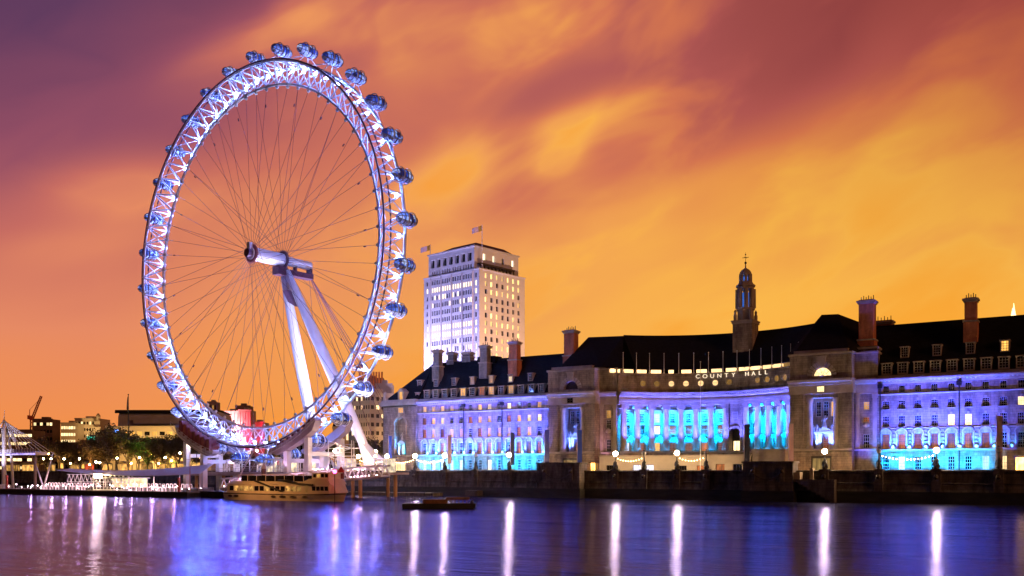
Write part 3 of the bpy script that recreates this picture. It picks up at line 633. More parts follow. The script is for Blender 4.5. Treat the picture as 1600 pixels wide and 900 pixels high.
# terrace in front of the curve
b = MB(flat(253.0))
tops = [(-126, 7.4, 9.4), (-117.5, 7.6, 9.5), (-113.5, 7.6, 9.5), (-103.5, 7.6, 9.2), (-98.0, 7.6, 9.2), (-92.5, 7.5, 9.6), (-87.6, 7.5, 9.6)]
b.wall(-129.5, -84.0, 6.4, 11.9, [(u-1.3, u+1.3, z0, z1) for u, z0, z1 in tops], 0, 0.5, 0)
b.box(-129.8, -83.7, -0.15, 7.0, 11.9, 12.25, 1); b.quad((-84, 0, 6.4), (-84, 8, 6.4), (-84, 8, 11.9), (-84, 0, 11.9), 0); b.quad((-129.5, 0, 6.4), (-129.5, 8, 6.4), (-129.5, 8, 11.9), (-129.5, 0, 11.9), 0)
b.box(-83.6, -74.8, 0.4, 7, 6.4, 13.2, 1); b.box(-83.7, -74.7, 0.2, 7.1, 13.2, 13.6, 1)
MT['cream'] = noise_mat('cream_render', (0.50, 0.43, 0.33), 0.8, 0.10, 0.4)
ter = b.build('terrace', [MT['cream'], MT['stone_plain']], hall)
for i, (u, z0, z1) in enumerate(tops): place_win(ter, ['glass', 'cool', 'cool', 'glass', 'dim', 'dim', 'glass'][i], 2.5, z1-z0, u, z0, flat(253), 0.4, 0, 3, 1, 'bronze')

# roofs
def roof_build(name): pass
b = MB(flat(260.0)); ze = 32.0
zr = 45.2; u0, u1, ur = -217.2, -146.0, -203.2
b.add([(u0, -0.2, ze), (u1, 0.9, ze), (u1, 9.6, zr), (ur, 9.6, zr), (u0, 19.4, ze), (u1, 18.3, ze), (-202.4, 0.9, ze), (-202.4, -0.2, ze)],
      [(0, 7, 6, 1, 2, 3), (0, 3, 4), (3, 2, 5, 4)], 0)
b.box(ur, u1, 9.35, 9.85, zr-0.1, zr+0.25, 0); b.box(-183, -176, 7.5, 12, zr-1.5, zr+1.0, 0)
roofL = b.build('roof', MT['slate'], hall)
b = MB(flat(260.0)); zr = 46.3
b.add([(-57.0, 0.9, ze), (14.0, 0.9, ze), (14.0, 9.6, zr), (-57.0, 9.6, zr), (-57.0, 18.3, ze), (14.0, 18.3, ze)], [(0, 1, 2, 3), (3, 2, 5, 4), (0, 3, 4), (1, 5, 2)], 0)
b.box(-57, 14, 9.35, 9.85, zr-0.1, zr+0.2, 0)
roofR = b.build('roof', MT['slate'], hall)
b = MB()
rid = []; eav = []; bak = []
def arcp(deg, R, z): p = radians(deg); return (AC[0]+R*sin(p), AC[1]+R*cos(p), z)
degs = [-46+4*i for i in range(23)]
ring = [[arcp(d_, 35.6, 38.3) for d_ in degs], [arcp(d_, 46.8, 50.2) for d_ in degs], [arcp(d_, 58.5, 38.3) for d_ in degs]]
k = len(degs); b.add(sum(ring, []), [(i, i+1, k+i+1, k+i) for i in range(k-1)]+[(k+i, k+i+1, 2*k+i+1, 2*k+i) for i in range(k-1)], 0)
b.path([arcp(d_, 46.8, 50.25) for d_ in degs], 0.25, 5, 0)
# hipped ends over the pavilions
Lr, Rr = arcp(-46, 46.8, 50.2), arcp(42, 46.8, 50.2)
pk = (-143.4, 272.5, 50.5)
b.add([(-146.5, 257.6, 38.9), (-131.5, 257.6, 38.9), (-126.0, 260.6, 38.4), Lr, pk, (-146.5, 284, 38.9), (-135, 290, 38.4)], [(0, 1, 4), (1, 2, 3, 4), (0, 4, 5), (4, 3, 6, 5)], 0)
pk1, pk2 = (-70.0, 272.0, 51.2), (-65.5, 272.0, 51.0)
b.add([(-76.0, 258.5, 38.4), (-73.6, 257.6, 39.0), (-59.2, 257.6, 39.0), (-56.5, 260.5, 38.4), pk1, pk2, Rr, (-55.5, 271, 46.2), (-55.5, 284, 38.4), (-74, 284, 38.4), arcp(42, 35.6, 38.3)],
      [(10, 0, 1, 4, 6), (1, 2, 5, 4), (2, 3, 7, 5), (7, 8, 5), (5, 8, 9, 4), (4, 9, 6)], 0)
roofC = b.build('roof', MT['slate'], hall)
slope = (45.2-32.0)/(9.6-0.9)
def dormer(roof, u, z, w, h, kind, slope=slope, T=260.0):
    t = 0.9+(z-32.0)/slope - 0.15; back = t+h/slope+0.8
    b = MB(flat(T))
    b.box(u-w/2, u-w/2+0.28, t, back, z, z+h, 0); b.box(u+w/2-0.28, u+w/2, t, back, z, z+h, 0)
    b.box(u-w/2+0.28, u+w/2-0.28, t+0.02, back, z, z+0.3, 0); b.box(u-w/2-0.15, u+w/2+0.15, t-0.2, back+0.6, z+h, z+h+0.28, 0)
    b.quad((u-w/2+0.28, t+0.25, z+0.3), (u+w/2-0.28, t+0.25, z+0.3), (u+w/2-0.28, t+0.25, z+h), (u-w/2+0.28, t+0.25, z+h), 1)
    for i in (1, 2): x = u-w/2+0.28+(w-0.56)*i/3; b.box(x-0.05, x+0.05, t+0.14, t+0.24, z+0.3, z+h, 2)
    for i in (1, 2, 3): zz = z+0.3+(h-0.3)*i/4; b.box(u-w/2+0.28, u+w/2-0.28, t+0.15, t+0.23, zz-0.05, zz+0.05, 2)
    b.build('dormer', [MT['stone_plain'], MT[kind], MT['frame']], roof)
for i, u in enumerate(usL): dormer(roofL, u, 32.5, 2.3, 2.6, {4: 'lit', 6: 'dim', 7: 'lit', 9: 'lit'}.get(i, 'glass'))
for i in range(0, 14, 2): dormer(roofL, usL[i]+1.9, 36.6, 1.8, 2.4, {4: 'lit', 6: 'lit', 8: 'lit2', 12: 'lit'}.get(i, 'glass'))
for i, u in enumerate(usR):
    dormer(roofR, u, 32.5, 2.5, 2.8, 'glass', (46.3-32)/8.7)
    if i % 2 == 1: dormer(roofR, u, 36.9, 2.1, 2.7, 'lit' if i == 7 else 'glass', (46.3-32)/8.7)
b = MB(flat(259.0)); uc = -209.3
b.box(uc-1.3, uc-0.75, 0.2, 3, 32.3, 35.0, 0); b.box(uc+0.75, uc+1.3, 0.2, 3, 32.3, 35.0, 0); b.prism([(uc-1.5, 35.0), (uc+1.5, 35.0), (uc, 36.3)], 0, 3, 0)
b.quad((uc-.75, 0.5, 32.3), (uc+.75, 0.5, 32.3), (uc+.75, 0.5, 35), (uc-.75, 0.5, 35), 1)
b.build('dormer', [MT['stone_plain'], MT['lit']], roofL)
dormer(roofL, -204.6, 36.4, 1.9, 2.6, 'glass'); dormer(roofL, -203.6, 32.5, 1.6, 2.0, 'dim')
def chimney(roof, u, t, w, d, z0, z1, brick='brick', pots=5):
    b = MB(flat(260.0)); zm = z0+(z1-z0)*0.45
    b.box(u-w/2-0.25, u+w/2+0.25, t-d/2-0.25, t+d/2+0.25, z0, zm, 0); b.box(u-w/2-0.45, u+w/2+0.45, t-d/2-0.45, t+d/2+0.45, zm, zm+0.4, 1)
    b.box(u-w/2, u+w/2, t-d/2, t+d/2, zm+0.4, z1-1.1, 0); b.box(u-w/2-0.25, u+w/2+0.25, t-d/2-0.25, t+d/2+0.25, z1-1.1, z1-0.7, 1)
    b.box(u-w/2-0.5, u+w/2+0.5, t-d/2-0.5, t+d/2+0.5, z1-0.7, z1-0.25, 1); b.box(u-w/2, u+w/2, t-d/2, t+d/2, z1-0.25, z1, 0)
    for i in range(pots): x = u-w/2+w*(i+0.5)/pots; b.tube((x, t, z1), (x, t, z1+0.9+0.35*(i % 2)), 0.13, 0.10, 6, 2)
    b.build('chimney', [MT[brick], MT['stone_plain'], MT['lead']], roof)
chimney(roofL, -198.0, 5.4, 2.5, 2.2, 38.5, 49.4, 'stone_dark', 0); chimney(roofL, -195.6, 10.5, 2.4, 2.2, 43, 49.0, 'stone_dark', 0)
chimney(roofL, -188.9, 10.5, 3.0, 2.2, 45, 48.6, 'stone_dark', 3); chimney(roofL, -178.4, 5.5, 2.7, 2.4, 38.5, 49.6, 'stone_dark', 3)
chimney(roofL, -166.8, 5.5, 2.9, 2.6, 38.5, 50.0, 'brick', 4); chimney(roofL, -146.4, 6.5, 3.6, 3.0, 37.0, 52.2, 'brick', 6)
chimney(roofR, -56.0, 3.6, 3.7, 3.4, 33.0, 52.6, 'brick', 6); chimney(roofR, -31.5, 6.0, 2.7, 2.6, 40.0, 51.2, 'brick', 5); chimney(roofR, -54.0, 13, 5.0, 2.4, 42.5, 48.3, 'brick', 6)
b = MB(flat(260.0)); b.box(-59.2, -53.0, 0.6, 9, 31.8, 40.2, 0); b.box(-59.5, -52.7, 0.3, 9.3, 39.4, 39.9, 1); b.build('chimney_base', [MT['stone_dark'], MT['stone_plain']], roofR)
for wg, us_ in ((wingL, (-183.1, -168.0)), (wingR, (-52.0, -33.4, -14.2))):
    for u in us_:
        b = MB(flat(260.0)); b.tube((u, -0.4, 6.6), (u, -0.4, 29.4), 0.16, n=6); b.box(u-0.55, u+0.55, -0.95, -0.1, 28.9, 29.95); b.build('downpipe', MT['lead'], wg)

# lantern tower over the curve
t0 = (-96.1, 285.0); x, y = t0
ZM = [(0, 0), (42, 42), (52.9, 53.3), (56.3, 57.2), (65.9, 64.0), (67, 65.2), (70, 67.2), (73.7, 69.5), (79.6, 74.3), (99, 94)]
def zm(z):
    for (a_, c_), (e_, f_) in zip(ZM, ZM[1:]):
        if z <= e_: return c_+(f_-c_)*(z-a_)/(e_-a_)
tmap = lambda X_, Y_, Z_: (t0[0]+(X_-t0[0])*0.75, t0[1]+(Y_-t0[1])*0.75, zm(Z_))
b = MB(tmap)
def sq(b, h, z0, z1, m=0): b.box(x-h, x+h, y-h, y+h, z0, z1, m)
sq(b, 4.0, 42, 51.9); sq(b, 4.35, 51.9, 52.5, 1); sq(b, 4.6, 52.5, 52.9, 1)
for sx in (-1, 1):
    for sy in (-1, 1): b.box(x+sx*3.3-0.8, x+sx*3.3+0.8, y+sy*3.3-0.8, y+sy*3.3+0.8, 42, 51.95, 0) if False else b.lathe((x+sx*3.2, y+sy*3.2, 52.9), [(0.7, 0), (0.75, 1.4), (0.45, 1.9), (0.6, 2.4), (0.1, 3.0)], 8, 1)
for v_ in (-2.2, 0, 2.2): b.box(x+v_-0.5, x+v_+0.5, y-4.12, y-3.98, 43, 51.5, 0)
oct_ = lambda r, z: (r, z)
b.lathe((x, y, 0), [(3.5, 52.9), (3.4, 55.6), (3.9, 55.8), (3.9, 56.3)], 8, 1, False)
for i in range(8):
    a = pi/8+pi*i/4; b.tube((x+3.2*cos(a), y+3.2*sin(a), 56.3), (x+3.2*cos(a), y+3.2*sin(a), 64.4), 0.95, 0.9, 8, 1)
b.lathe((x, y, 0), [(3.3, 64.4), (3.5, 64.5), (3.5, 65.2), (4.1, 65.5), (4.1, 65.9), (3.3, 66.3), (2.6, 67.2)], 8, 1, False)
for i in range(8):
    a = pi/8+pi*i/4; b.tube((x+2.1*cos(a), y+2.1*sin(a), 67.0), (x+2.1*cos(a), y+2.1*sin(a), 70.0), 0.62, 0.58, 6, 1)
b.lathe((x, y, 0), [(2.5, 70.0), (2.7, 70.3), (2.5, 70.7), (2.3, 71.5), (1.6, 72.6), (0.8, 73.3), (0.3, 73.7), (0.2, 75.2)], 12, 1, True)
tower = b.build('lantern_tower', [MT['stone'], MT['stone_plain']], hall)
b = MB(tmap); b.lathe((x, y, 0), [(1.35, 56.8), (1.35, 63.0)], 8, 0, False); b.lathe((x, y, 0), [(1.0, 67), (1.0, 69.4)], 8, 0, False)
MT['bluelit'] = glow('blue_lantern_glow', (0.05, 0.22, 1.0), 0.9, 0.2, 0.6, 0.7)
b.build('lantern_glow_drum', MT['bluelit'], tower)  # glowing drum standing in for a blue-lit statue
b = MB(tmap); b.tube((x, y, 75), (x, y, 79.6), 0.12, 0.06, 6); b.ball((x, y, 75.6), 0.5, 0); b.tube((x-1.3, y, 77.6), (x+1.3, y, 77.6), 0.1); b.tube((x, y-1.3, 77.6), (x, y+1.3, 77.6), 0.1); b.ball((x, y, 78.7), 0.28)
b.build('weathervane', MT['bronze'], tower)

# floodlights on the hall
def wash(us, step, kv, kc, n_c):
    for i, u in enumerate(us):
        lamp_spot(BANK, (u+step/2, 252.5, 6.9), (u+step/2, 260.0, 22.0), 100000*kv[i], VIO, 54, 1.0, 0.2)
        lamp_spot(BANK, (u+step/2, 258.7, 13.6), (u+step/2, 260.0, 16.0), 7500*kv[i], (0.02, 0.26, 1), 130, 1.0, 0.15)
        if i < n_c: lamp_spot(BANK, (u, 255.6, 6.8), (u, 260.2, 11.2), 20000*kc[i], CYAN, 75, 1.0, 0.2)
wash(usL[:-1], 3.78, [1]*14, [1.0, 1.1, 0.9, 1.1, 1.0, 0.45, 0.3, 0.45, 1, 1.1, 1, 1.1, 1], 13)
wash(usR[:8], 3.86, [1, 1, 1, 1, .9, .7, .45, .2], [0.9, 1.0, 1.0, 1.0, 1, 1, 0.8, 0], 7)
for i, m in enumerate(mids):
    if i == 7: continue
    for dd, k in ((-0.7, 1), (0.7, 1)):
        p = arc(radians(m+dd)*AR, 0.9, 13.95); t = arc(radians(m+dd*0.4)*AR, 3.2, 25.0)
        lamp_spot(BANK, p, t, 20000, (0.0, 0.34, 1.0), 76, 1.0, 0.15)
        p = arc(radians(m+dd)*AR, 0.3, 27.5); t = arc(radians(m+dd)*AR, 3.2, 20.5); lamp_spot(BANK, p, t, 24000, (0.0, 0.34, 1.0), 88, 1.0, 0.15)
for a in colang:
    p = arc(radians(a)*AR, -4.2, 13.8); t = arc(radians(a)*AR, 0.0, 24.5); lamp_spot(BANK, p, t, 62000, (0.09, 0.11, 1.0), 52, 1.0, 0.2)
for uc in (-141.0, -66.0):
    for sx in (-1, 1): lamp_spot(BANK, (uc+sx*1.9, 257.9, 13.9), (uc+sx*1.2, 260.6, 22), 26000, BLUE, 95, 1, 0.15); lamp_spot(BANK, (uc+sx*2.2, 257.05, 13.75), (uc+sx*3.3, 257.8, 21), 6000, VIO, 60, 1, 0.15)
    lamp_spot(BANK, (uc, 256.0, 32.02), (uc, 256.6, 36.5), 1500, VIO, 80, 1, 0.2)  # added lamp in place of light reflected onto the voussoir fan
    lamp_spot(BANK, (uc, 254.0, 29.5), (uc, 256.0, 31.3), 500, BLUE, 110, 1, 0.2) if False else None
lamp_spot(BANK, (-210.4, 259.2, 13.6), (-209.6, 261, 20), 30000, (0.06, 0.28, 1), 100, 1, 0.15); lamp_spot(BANK, (-208.2, 259.3, 13.6), (-209, 261, 20), 12000, CYAN, 100, 1, 0.15)
lamp_spot(BANK, (-212, 251, 7), (-209.5, 259, 22), 150000, (0.24, 0.14, 1.0), 64, 1, 0.3)
lamp_spot(BANK, (-55.5, 255.0, 6.9), (-55.5, 260, 20), 16000, VIO, 70, 1, 0.2); lamp_spot(BANK, (-130, 254, 7), (-130, 260, 20), 7000, (0.8, 0.36, 0.7), 60, 1, 0.2)
# ------------------------------------------------------------------ the observation wheel
HZ = 75.3; RO, RI, VN, VF = 60.0, 53.9, -4.4, 4.0
WB = Vector((0, 0, 0))
wheel = thing('observation_wheel', 'giant white observation wheel glowing blue and violet over the river edge', 'ferris wheel', WH, (0, 30, 6.5))
WB = Vector((0, 30, 6.5))
def rp(phi, R, v): return (R*cos(phi), v, HZ+R*sin(phi))
D0 = radians(2.1); ST = 2*pi/64
ni = [D0+ST*i for i in range(64)]; no = [D0+ST*(i+0.5) for i in range(64)]
b = MB()
circ = lambda R, v, n=192: [rp(2*pi*i/n, R, v) for i in range(n)]
b.path(circ(RI, 0), 0.42, 8, 0, True); b.path(circ(RO, VF), 0.46, 8, 0, True)
b.path(circ(RO-0.25, VN+0.35), 0.28, 6, 0, True)
for i in range(64):
    a, o0, o1 = ni[i], no[i-1], no[i]
    for o in (o0, o1):
        b.tube(rp(a, RI, 0), rp(o, RO, VN), 0.22, n=6); b.tube(rp(a, RI, 0), rp(o, RO, VF), 0.22, n=6)
    b.tube(rp(o1, RO, VN), rp(o1, RO, VF), 0.20, n=6)
    b.tube(rp(o0, RO, VN), rp(o1, RO, VF), 0.13, n=5); b.tube(rp(o0, RO, VF), rp(o1, RO, VN), 0.13, n=5) if i % 2 else None
    b.ball(rp(a, RI-0.75, 0), 0.55, 0, 8, 5); b.tube(rp(a, RI, 0), rp(a, RI-0.9, 0), 0.3, n=6)
    b.ball(rp(o1, RO-0.1, VF), 0.62, 0, 8, 5); b.ball(rp(o1, RO-0.3, VN+0.4), 0.40, 0, 6, 4)
b.build('rim_truss', MT['white'], wheel)
b = MB(); b.path(circ(RO+0.15, VN-0.05), 0.25, 8, 0, True); b.build('drive_rail', MT['rail'], wheel)
b = MB(); b.path(circ(RO+0.35, -2.0), 0.11, 5, 0, True)
for i in range(192): a = 2*pi*i/192; b.tube(rp(a-0.009, RO+0.35, -2.0), rp(a+0.009, RO+0.35, -2.0), 0.24, n=6)
b.build('cable_tray', MT['rail'], wheel)
AX = HZ+0.9; FV, BV = -3.4, 8.2
def hubp(a, r, v): return (r*cos(a)+0.6, v, AX+r*sin(a))
for i in range(64):
    b = MB(); v = FV if i % 2 else BV
    b.tube(hubp(ni[i], 2.5, v), rp(ni[i], RI-1.2, 0), 0.056, n=5, cap=False)
    m_ = rp(ni[i], RI-5.5, 0); b.tube(m_, rp(ni[i], RI-6.4, 0.02), 0.2, n=5) if i % 3 == 0 else None
    b.build('spoke', MT['cable'], wheel)
for i in range(16):
    b = MB(); a = ni[4*i]; s_ = 1 if i % 2 else -1; v = FV+0.8 if i % 4 < 2 else BV-0.8
    b.tube(hubp(a+s_*1.45, 2.6, v), rp(a, RI-1.2, 0), 0.056, n=5, cap=False); b.build('rotation_cable', MT['cable'], wheel)
b = MB(); b.tube((0.6, FV, AX), (0.6, BV, AX), 2.15, n=24); b.build('hub', MT['white'], wheel)
def ringd(v0, v1, r, mt, name, teeth=0):
    b = MB(); b.tube((0.6, v0, AX), (0.6, v1, AX), r, n=32)
    for i in range(teeth): a = 2*pi*i/teeth; b.tube(hubp(a, r-0.2, (v0+v1)/2), hubp(a, r+0.45, (v0+v1)/2), 0.16, n=5)
    return b.build(name, mt, wheel)
MT['hubpink'] = noise_mat('reddish_hub_plate', (0.45, 0.16, 0.2), 0.5, 0.2, 1)
ringd(FV-0.5, FV, 2.75, MT['hubpink'], 'hub_flange', 32); ringd(BV, BV+0.55, 2.85, MT['rail'], 'hub_flange', 32)
ringd(FV-0.9, FV-0.5, 1.9, MT['white'], 'hub_collar'); ringd(FV-2.2, FV-0.9, 1.35, MT['rail'], 'hub_nose')
b = MB(); b.tube((0.6, BV+0.5, AX), (0.6, 20.0, AX), 1.55, 1.35, 20); b.build('spindle', MT['white'], wheel); b = MB(); b.box(-0.1, 1.3, FV-1.6, FV-0.4, AX+1.2, AX+3.4); b.build('hub_lamp_box', MT['white'], wheel)
b = MB(); b.box(-0.9, 2.1, BV-2.4, 20.2, AX-4.6, AX-2.9); b.box(-0.9, 2.1, BV-2.6, BV+1.2, AX-5.0, AX-2.3); b.box(0.0, 1.2, 13.2, 14.0, AX-3, AX-1.3); b.box(-0.5, 1.7, 19.3, 20.1, AX-3, AX-1.0)
b.build('service_gantry', MT['rail'], wheel)
for sgn in (-1, 1):
    top = Vector((0.6+sgn*0.9, BV+1.2, AX-3.2)); foot = Vector((sgn*14.0, 37.5, 7.0)); k = lambda t: top+(foot-top)*t
    b = MB(); b.path([k(0), k(0.1), k(0.3), k(0.55), k(0.75), k(0.9), k(1.0)], [1.0, 1.35, 1.75, 2.0, 1.8, 1.35, 1.0], 18); b.build('support_leg', MT['white'], wheel)
    b = MB(); f2 = foot
    b.add([(sgn*12-1.2, 31.8, 17.8), (sgn*12+1.2, 31.8, 17.0), (sgn*12+1.2, 34.4, 17.0), (sgn*12-1.2, 34.4, 17.8),
           (f2.x-1.5, f2.y-3.0, 6.3), (f2.x+6.8, f2.y-3.0, 6.3), (f2.x+6.8, f2.y+4.5, 6.3), (f2.x-1.5, f2.y+4.5, 6.3)],
          [(0, 1, 2, 3), (4, 5, 1, 0), (5, 6, 2, 1), (6, 7, 3, 2), (7, 4, 0, 3), (7, 6, 5, 4)], 0); b.build('leg_base', MT['white'], wheel)
b = MB(); k1 = Vector((0.2, 12.6, AX-9)); b.add([(-0.7, 9.5, AX-9.5), (1.5, 9.5, AX-9.5), (1.7, 12.6, AX-14.5), (-0.4, 11.5, AX-13), (-0.7, 12.2, AX-9.5), (1.5, 12.2, AX-9.5), (1.7, 14.2, AX-14.5)], [(0, 1, 2, 3), (4, 5, 6), (0, 4, 5, 1), (1, 5, 6, 2), (0, 3, 6, 4), (3, 2, 6)]); b.build('leg_bracket', MT['rail'], wheel)
for j, (uu, vv) in enumerate([(-6, 75), (-2.5, 75), (2.5, 75), (6, 75), (-9, 66), (9, 66)]):
    b = MB(); b.tube((0.6, 19.6, AX-2.8), (uu, vv, 6.6), 0.10, n=5, cap=False); p = Vector((0.6, 19.6, AX-2.8)); q_ = Vector((uu, vv, 6.6)); c_ = p+(q_-p)*0.42; b.tube(c_, p+(q_-p)*0.44, 0.34, n=6); b.build('backstay_cable', MT['cable'], wheel)
for j, uu in enumerate((-13, 13)):
    b = MB(); b.tube((0.6, 19.6, AX-2.8), (uu, 38, 8), 0.07, n=5, cap=False); b.build('guy_cable', MT['cable'], wheel)
# rim floodlights: one small lamp on every outer node of the far chord
MT['rimlamp'] = glow('rim_lamp', (0.15, 0.27, 1.0), 1000)
k = MB(); k.ball((0, 0, 0), 0.36, 0, 8, 6); lm = None
for i in range(64):
    p = Vector(rp(no[i], RO-1.35, VF-1.15))-WB
    if lm is None: lm = k.build('rim_lamp', MT['rimlamp'], wheel, raw=True); lm.location = p
    else: copy_part(lm, wheel, p)
# capsules
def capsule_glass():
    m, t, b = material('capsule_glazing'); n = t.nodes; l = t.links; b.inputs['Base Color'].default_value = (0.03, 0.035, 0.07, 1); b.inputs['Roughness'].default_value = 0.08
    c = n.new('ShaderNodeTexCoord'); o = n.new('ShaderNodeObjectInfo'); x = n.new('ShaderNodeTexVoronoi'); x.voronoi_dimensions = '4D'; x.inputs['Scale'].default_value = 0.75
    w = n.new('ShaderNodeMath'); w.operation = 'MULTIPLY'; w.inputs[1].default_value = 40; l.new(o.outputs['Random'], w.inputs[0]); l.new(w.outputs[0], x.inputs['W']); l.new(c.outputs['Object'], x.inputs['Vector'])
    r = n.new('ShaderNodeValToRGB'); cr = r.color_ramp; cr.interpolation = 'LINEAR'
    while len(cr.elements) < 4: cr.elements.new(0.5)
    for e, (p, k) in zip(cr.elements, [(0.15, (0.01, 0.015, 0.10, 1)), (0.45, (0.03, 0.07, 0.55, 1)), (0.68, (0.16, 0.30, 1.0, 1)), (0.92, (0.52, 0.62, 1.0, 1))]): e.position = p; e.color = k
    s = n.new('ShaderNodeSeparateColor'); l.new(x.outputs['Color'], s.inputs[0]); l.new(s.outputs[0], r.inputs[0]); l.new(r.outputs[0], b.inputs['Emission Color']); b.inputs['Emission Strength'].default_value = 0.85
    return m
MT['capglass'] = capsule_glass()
MT['capbelly'] = noise_mat('capsule_floor_shell', (0.45, 0.43, 0.50), 0.35, 0.1, 0.5)
MT['capframe'] = noise_mat('capsule_frame', (0.10, 0.08, 0.12), 0.35, 0.2, 1, 0.5)
LH, RC = 3.85, 1.72
def ell(t): return RC*max(0.0, 1-abs(t)**2.6)**0.5
ts = [-1, -0.97, -0.9, -0.78, -0.62, -0.42, -0.2, 0, 0.2, 0.42, 0.62, 0.78, 0.9, 0.97, 1]
g = MB(); bl = MB(); n = 20
for part, rng in ((g, (-0.32*pi*0.5, pi+0.32*pi*0.5)), (bl, (pi+0.32*pi*0.5, 2*pi-0.32*pi*0.5))):
    rows = []
    for t in ts:
        r = ell(t) if abs(t) < 1 else 0.05
        rows.append([(r*cos(rng[0]+(rng[1]-rng[0])*j/n), t*LH, r*sin(rng[0]+(rng[1]-rng[0])*j/n)) for j in range(n+1)])
    vs = sum(rows, []); m1 = n+1
    part.add(vs, [(i*m1+j, i*m1+j+1, (i+1)*m1+j+1, (i+1)*m1+j) for i in range(len(ts)-1) for j in range(n)], 0, True)
fr_ = MB()
for t in (-0.78, -0.5, -0.17, 0.17, 0.5, 0.78):
    fr_.path([((ell(t)+0.03)*cos(2*pi*j/24), t*LH, (ell(t)+0.03)*sin(2*pi*j/24)) for j in range(24)], 0.11 if abs(t) > 0.2 else 0.18, 5, 0, True)
for a in (-0.16*pi, 0.08*pi, 0.33*pi, 0.5*pi, 0.67*pi, 0.92*pi, 1.16*pi):
    fr_.path([((ell(t)+0.03)*cos(a), t*LH, (ell(t)+0.03)*sin(a)) for t in ts[1:-1]], 0.10, 5)
mt_ = MB()                                                # ring mount and arms, reaching in to the rim
cap_proto = None
for i in range(32):
    phi = radians(2.0)+2*pi*i/32; c = Vector(rp(phi, 64.3, 0.35))
    if cap_proto is None:
        cap_proto = g.build('capsule', MT['capglass'], wheel, raw=True)
        bl.build('floor_shell', MT['capbelly'], cap_proto, raw=True); fr_.build('window_frame', MT['capframe'], cap_proto, raw=True); cap = cap_proto
    else: cap = copy_tree(cap_proto, wheel)
    cap.location = c-WB
b = MB()
am = MB()
for t in (-1.25, 1.45):
    am.path([(2.12*cos(2*pi*j/28), t, 2.12*sin(2*pi*j/28)) for j in range(28)], 0.14, 5, 0, True)
amo = None
for i in range(32):
    phi = radians(2.0)+2*pi*i/32
    if amo is None: amo = am.build('capsule_ring', MT['white'], wheel, raw=True); o = amo
    else: o = copy_part(amo, wheel, (0, 0, 0))
    o.location = Vector(rp(phi, 64.3, 0.35))-WB
    k = MB()
    for t in (-0.9, 1.8):
        for s_ in (-1, 1): k.tube(rp(phi+s_*ST*0.5, RO, VN if t < 0 else VF), rp(phi+s_*0.012, 62.3, t), 0.13, n=5)
    k.build('capsule_arm', MT['white'], wheel)
# added floods on deck, bank and over the water brighten rim, legs and cradle
lamp_spot(WH, (-6, 34, 8), (0.6, 14, 60), 300000, (0.62, 0.60, 1.0), 45, 0.8, 0.5); lamp_spot(WH, (8, 34, 8), (0.6, 12, 66), 300000, (0.62, 0.60, 1.0), 45, 0.8, 0.5)
lamp_spot(WH, (4, 22, 9), (6, 20, 45), 70000, (0.72, 0.62, 1.0), 60, 0.9, 0.5); lamp_spot(WH, (-2, -3.2, 8.8), (0.6, 2, 75), 280000, (0.60, 0.58, 1.0), 22, 0.8, 0.5)
lamp_spot(WH, (50, -3.2, 8.8), (53, 0, 60), 330000, (0.48, 0.54, 1.0), 58, 1.0, 0.5); lamp_spot(WH, (20, -10, 8), (30, -6, 20), 2500, (0.75, 0.45, 0.85), 110, 1.0, 0.5)
lamp_spot(WH, (-33, -3.2, 8.8), (-53, 0, 60), 110000, (0.3, 0.38, 1.0), 58, 1.0, 0.5)
# ------------------------------------------------------------------ embankment wall
emb = thing('embankment_wall', 'dark granite river wall with panelled parapet running under the lit hall', 'river wall', BANK, (-100, 240, 0))
b = MB(flat(240.0)); b.sweep([(0.9, 5.0), (-0.12, 4.95), (-0.2, 4.7), (0.0, 4.45), (-0.35, 2.6)], -420, 60, 1, 0); b.sweep([(0.6, 5.0), (0.6, 0.2)], -420, 60, 1, 0); emb_w = b.build('wall_face', MT['granite'], emb)
b = MB(flat(240.0)); b.sweep([(-0.36, 2.75), (-0.55, 0.6), (-0.75, -1.5)], -420, 60, 120, 0); b.build('wet_footing', MT['wet'], emb)
b = MB(flat(240.0)); b.sweep([(0.05, 4.9), (0.05, 5.5), (0.15, 5.52), (0.15, 7.15), (0.0, 7.2), (-0.12, 7.4), (-0.12, 7.75), (0.1, 7.88), (0.7, 7.88), (0.7, 4.9)], -420, 60, 1, 0); b.build('parapet', MT['granite'], emb)
lamp_us = [-224.0, -211.8, -199.6, -188.2, -176.6, -164.9, -152.9, -118.0, -109.3, -99.8, -91.6, -61.1, -48.4, -35.7, -22.8]
for u in lamp_us:
    b = MB(flat(240.0)); b.box(u-1.0, u+1.0, -0.55, 0.9, 2.8, 8.0, 0); b.box(u-1.15, u+1.15, -0.7, 1.0, 7.75, 8.12, 0); b.box(u-1.1, u+1.1, -0.65, 0.9, 4.5, 4.9, 0)
    b.ball((u, -0.62, 6.3), 0.55, 1, 10, 6, 1.1, 1, 0.7); b.path([(u+0.5*cos(2*pi*j/14), -1.0, 5.75+0.5*sin(2*pi*j/14)) for j in range(14)], 0.08, 5, 1, True)
    b.build('lion_head_pier', [MT['granite'], MT['bronze']], emb)
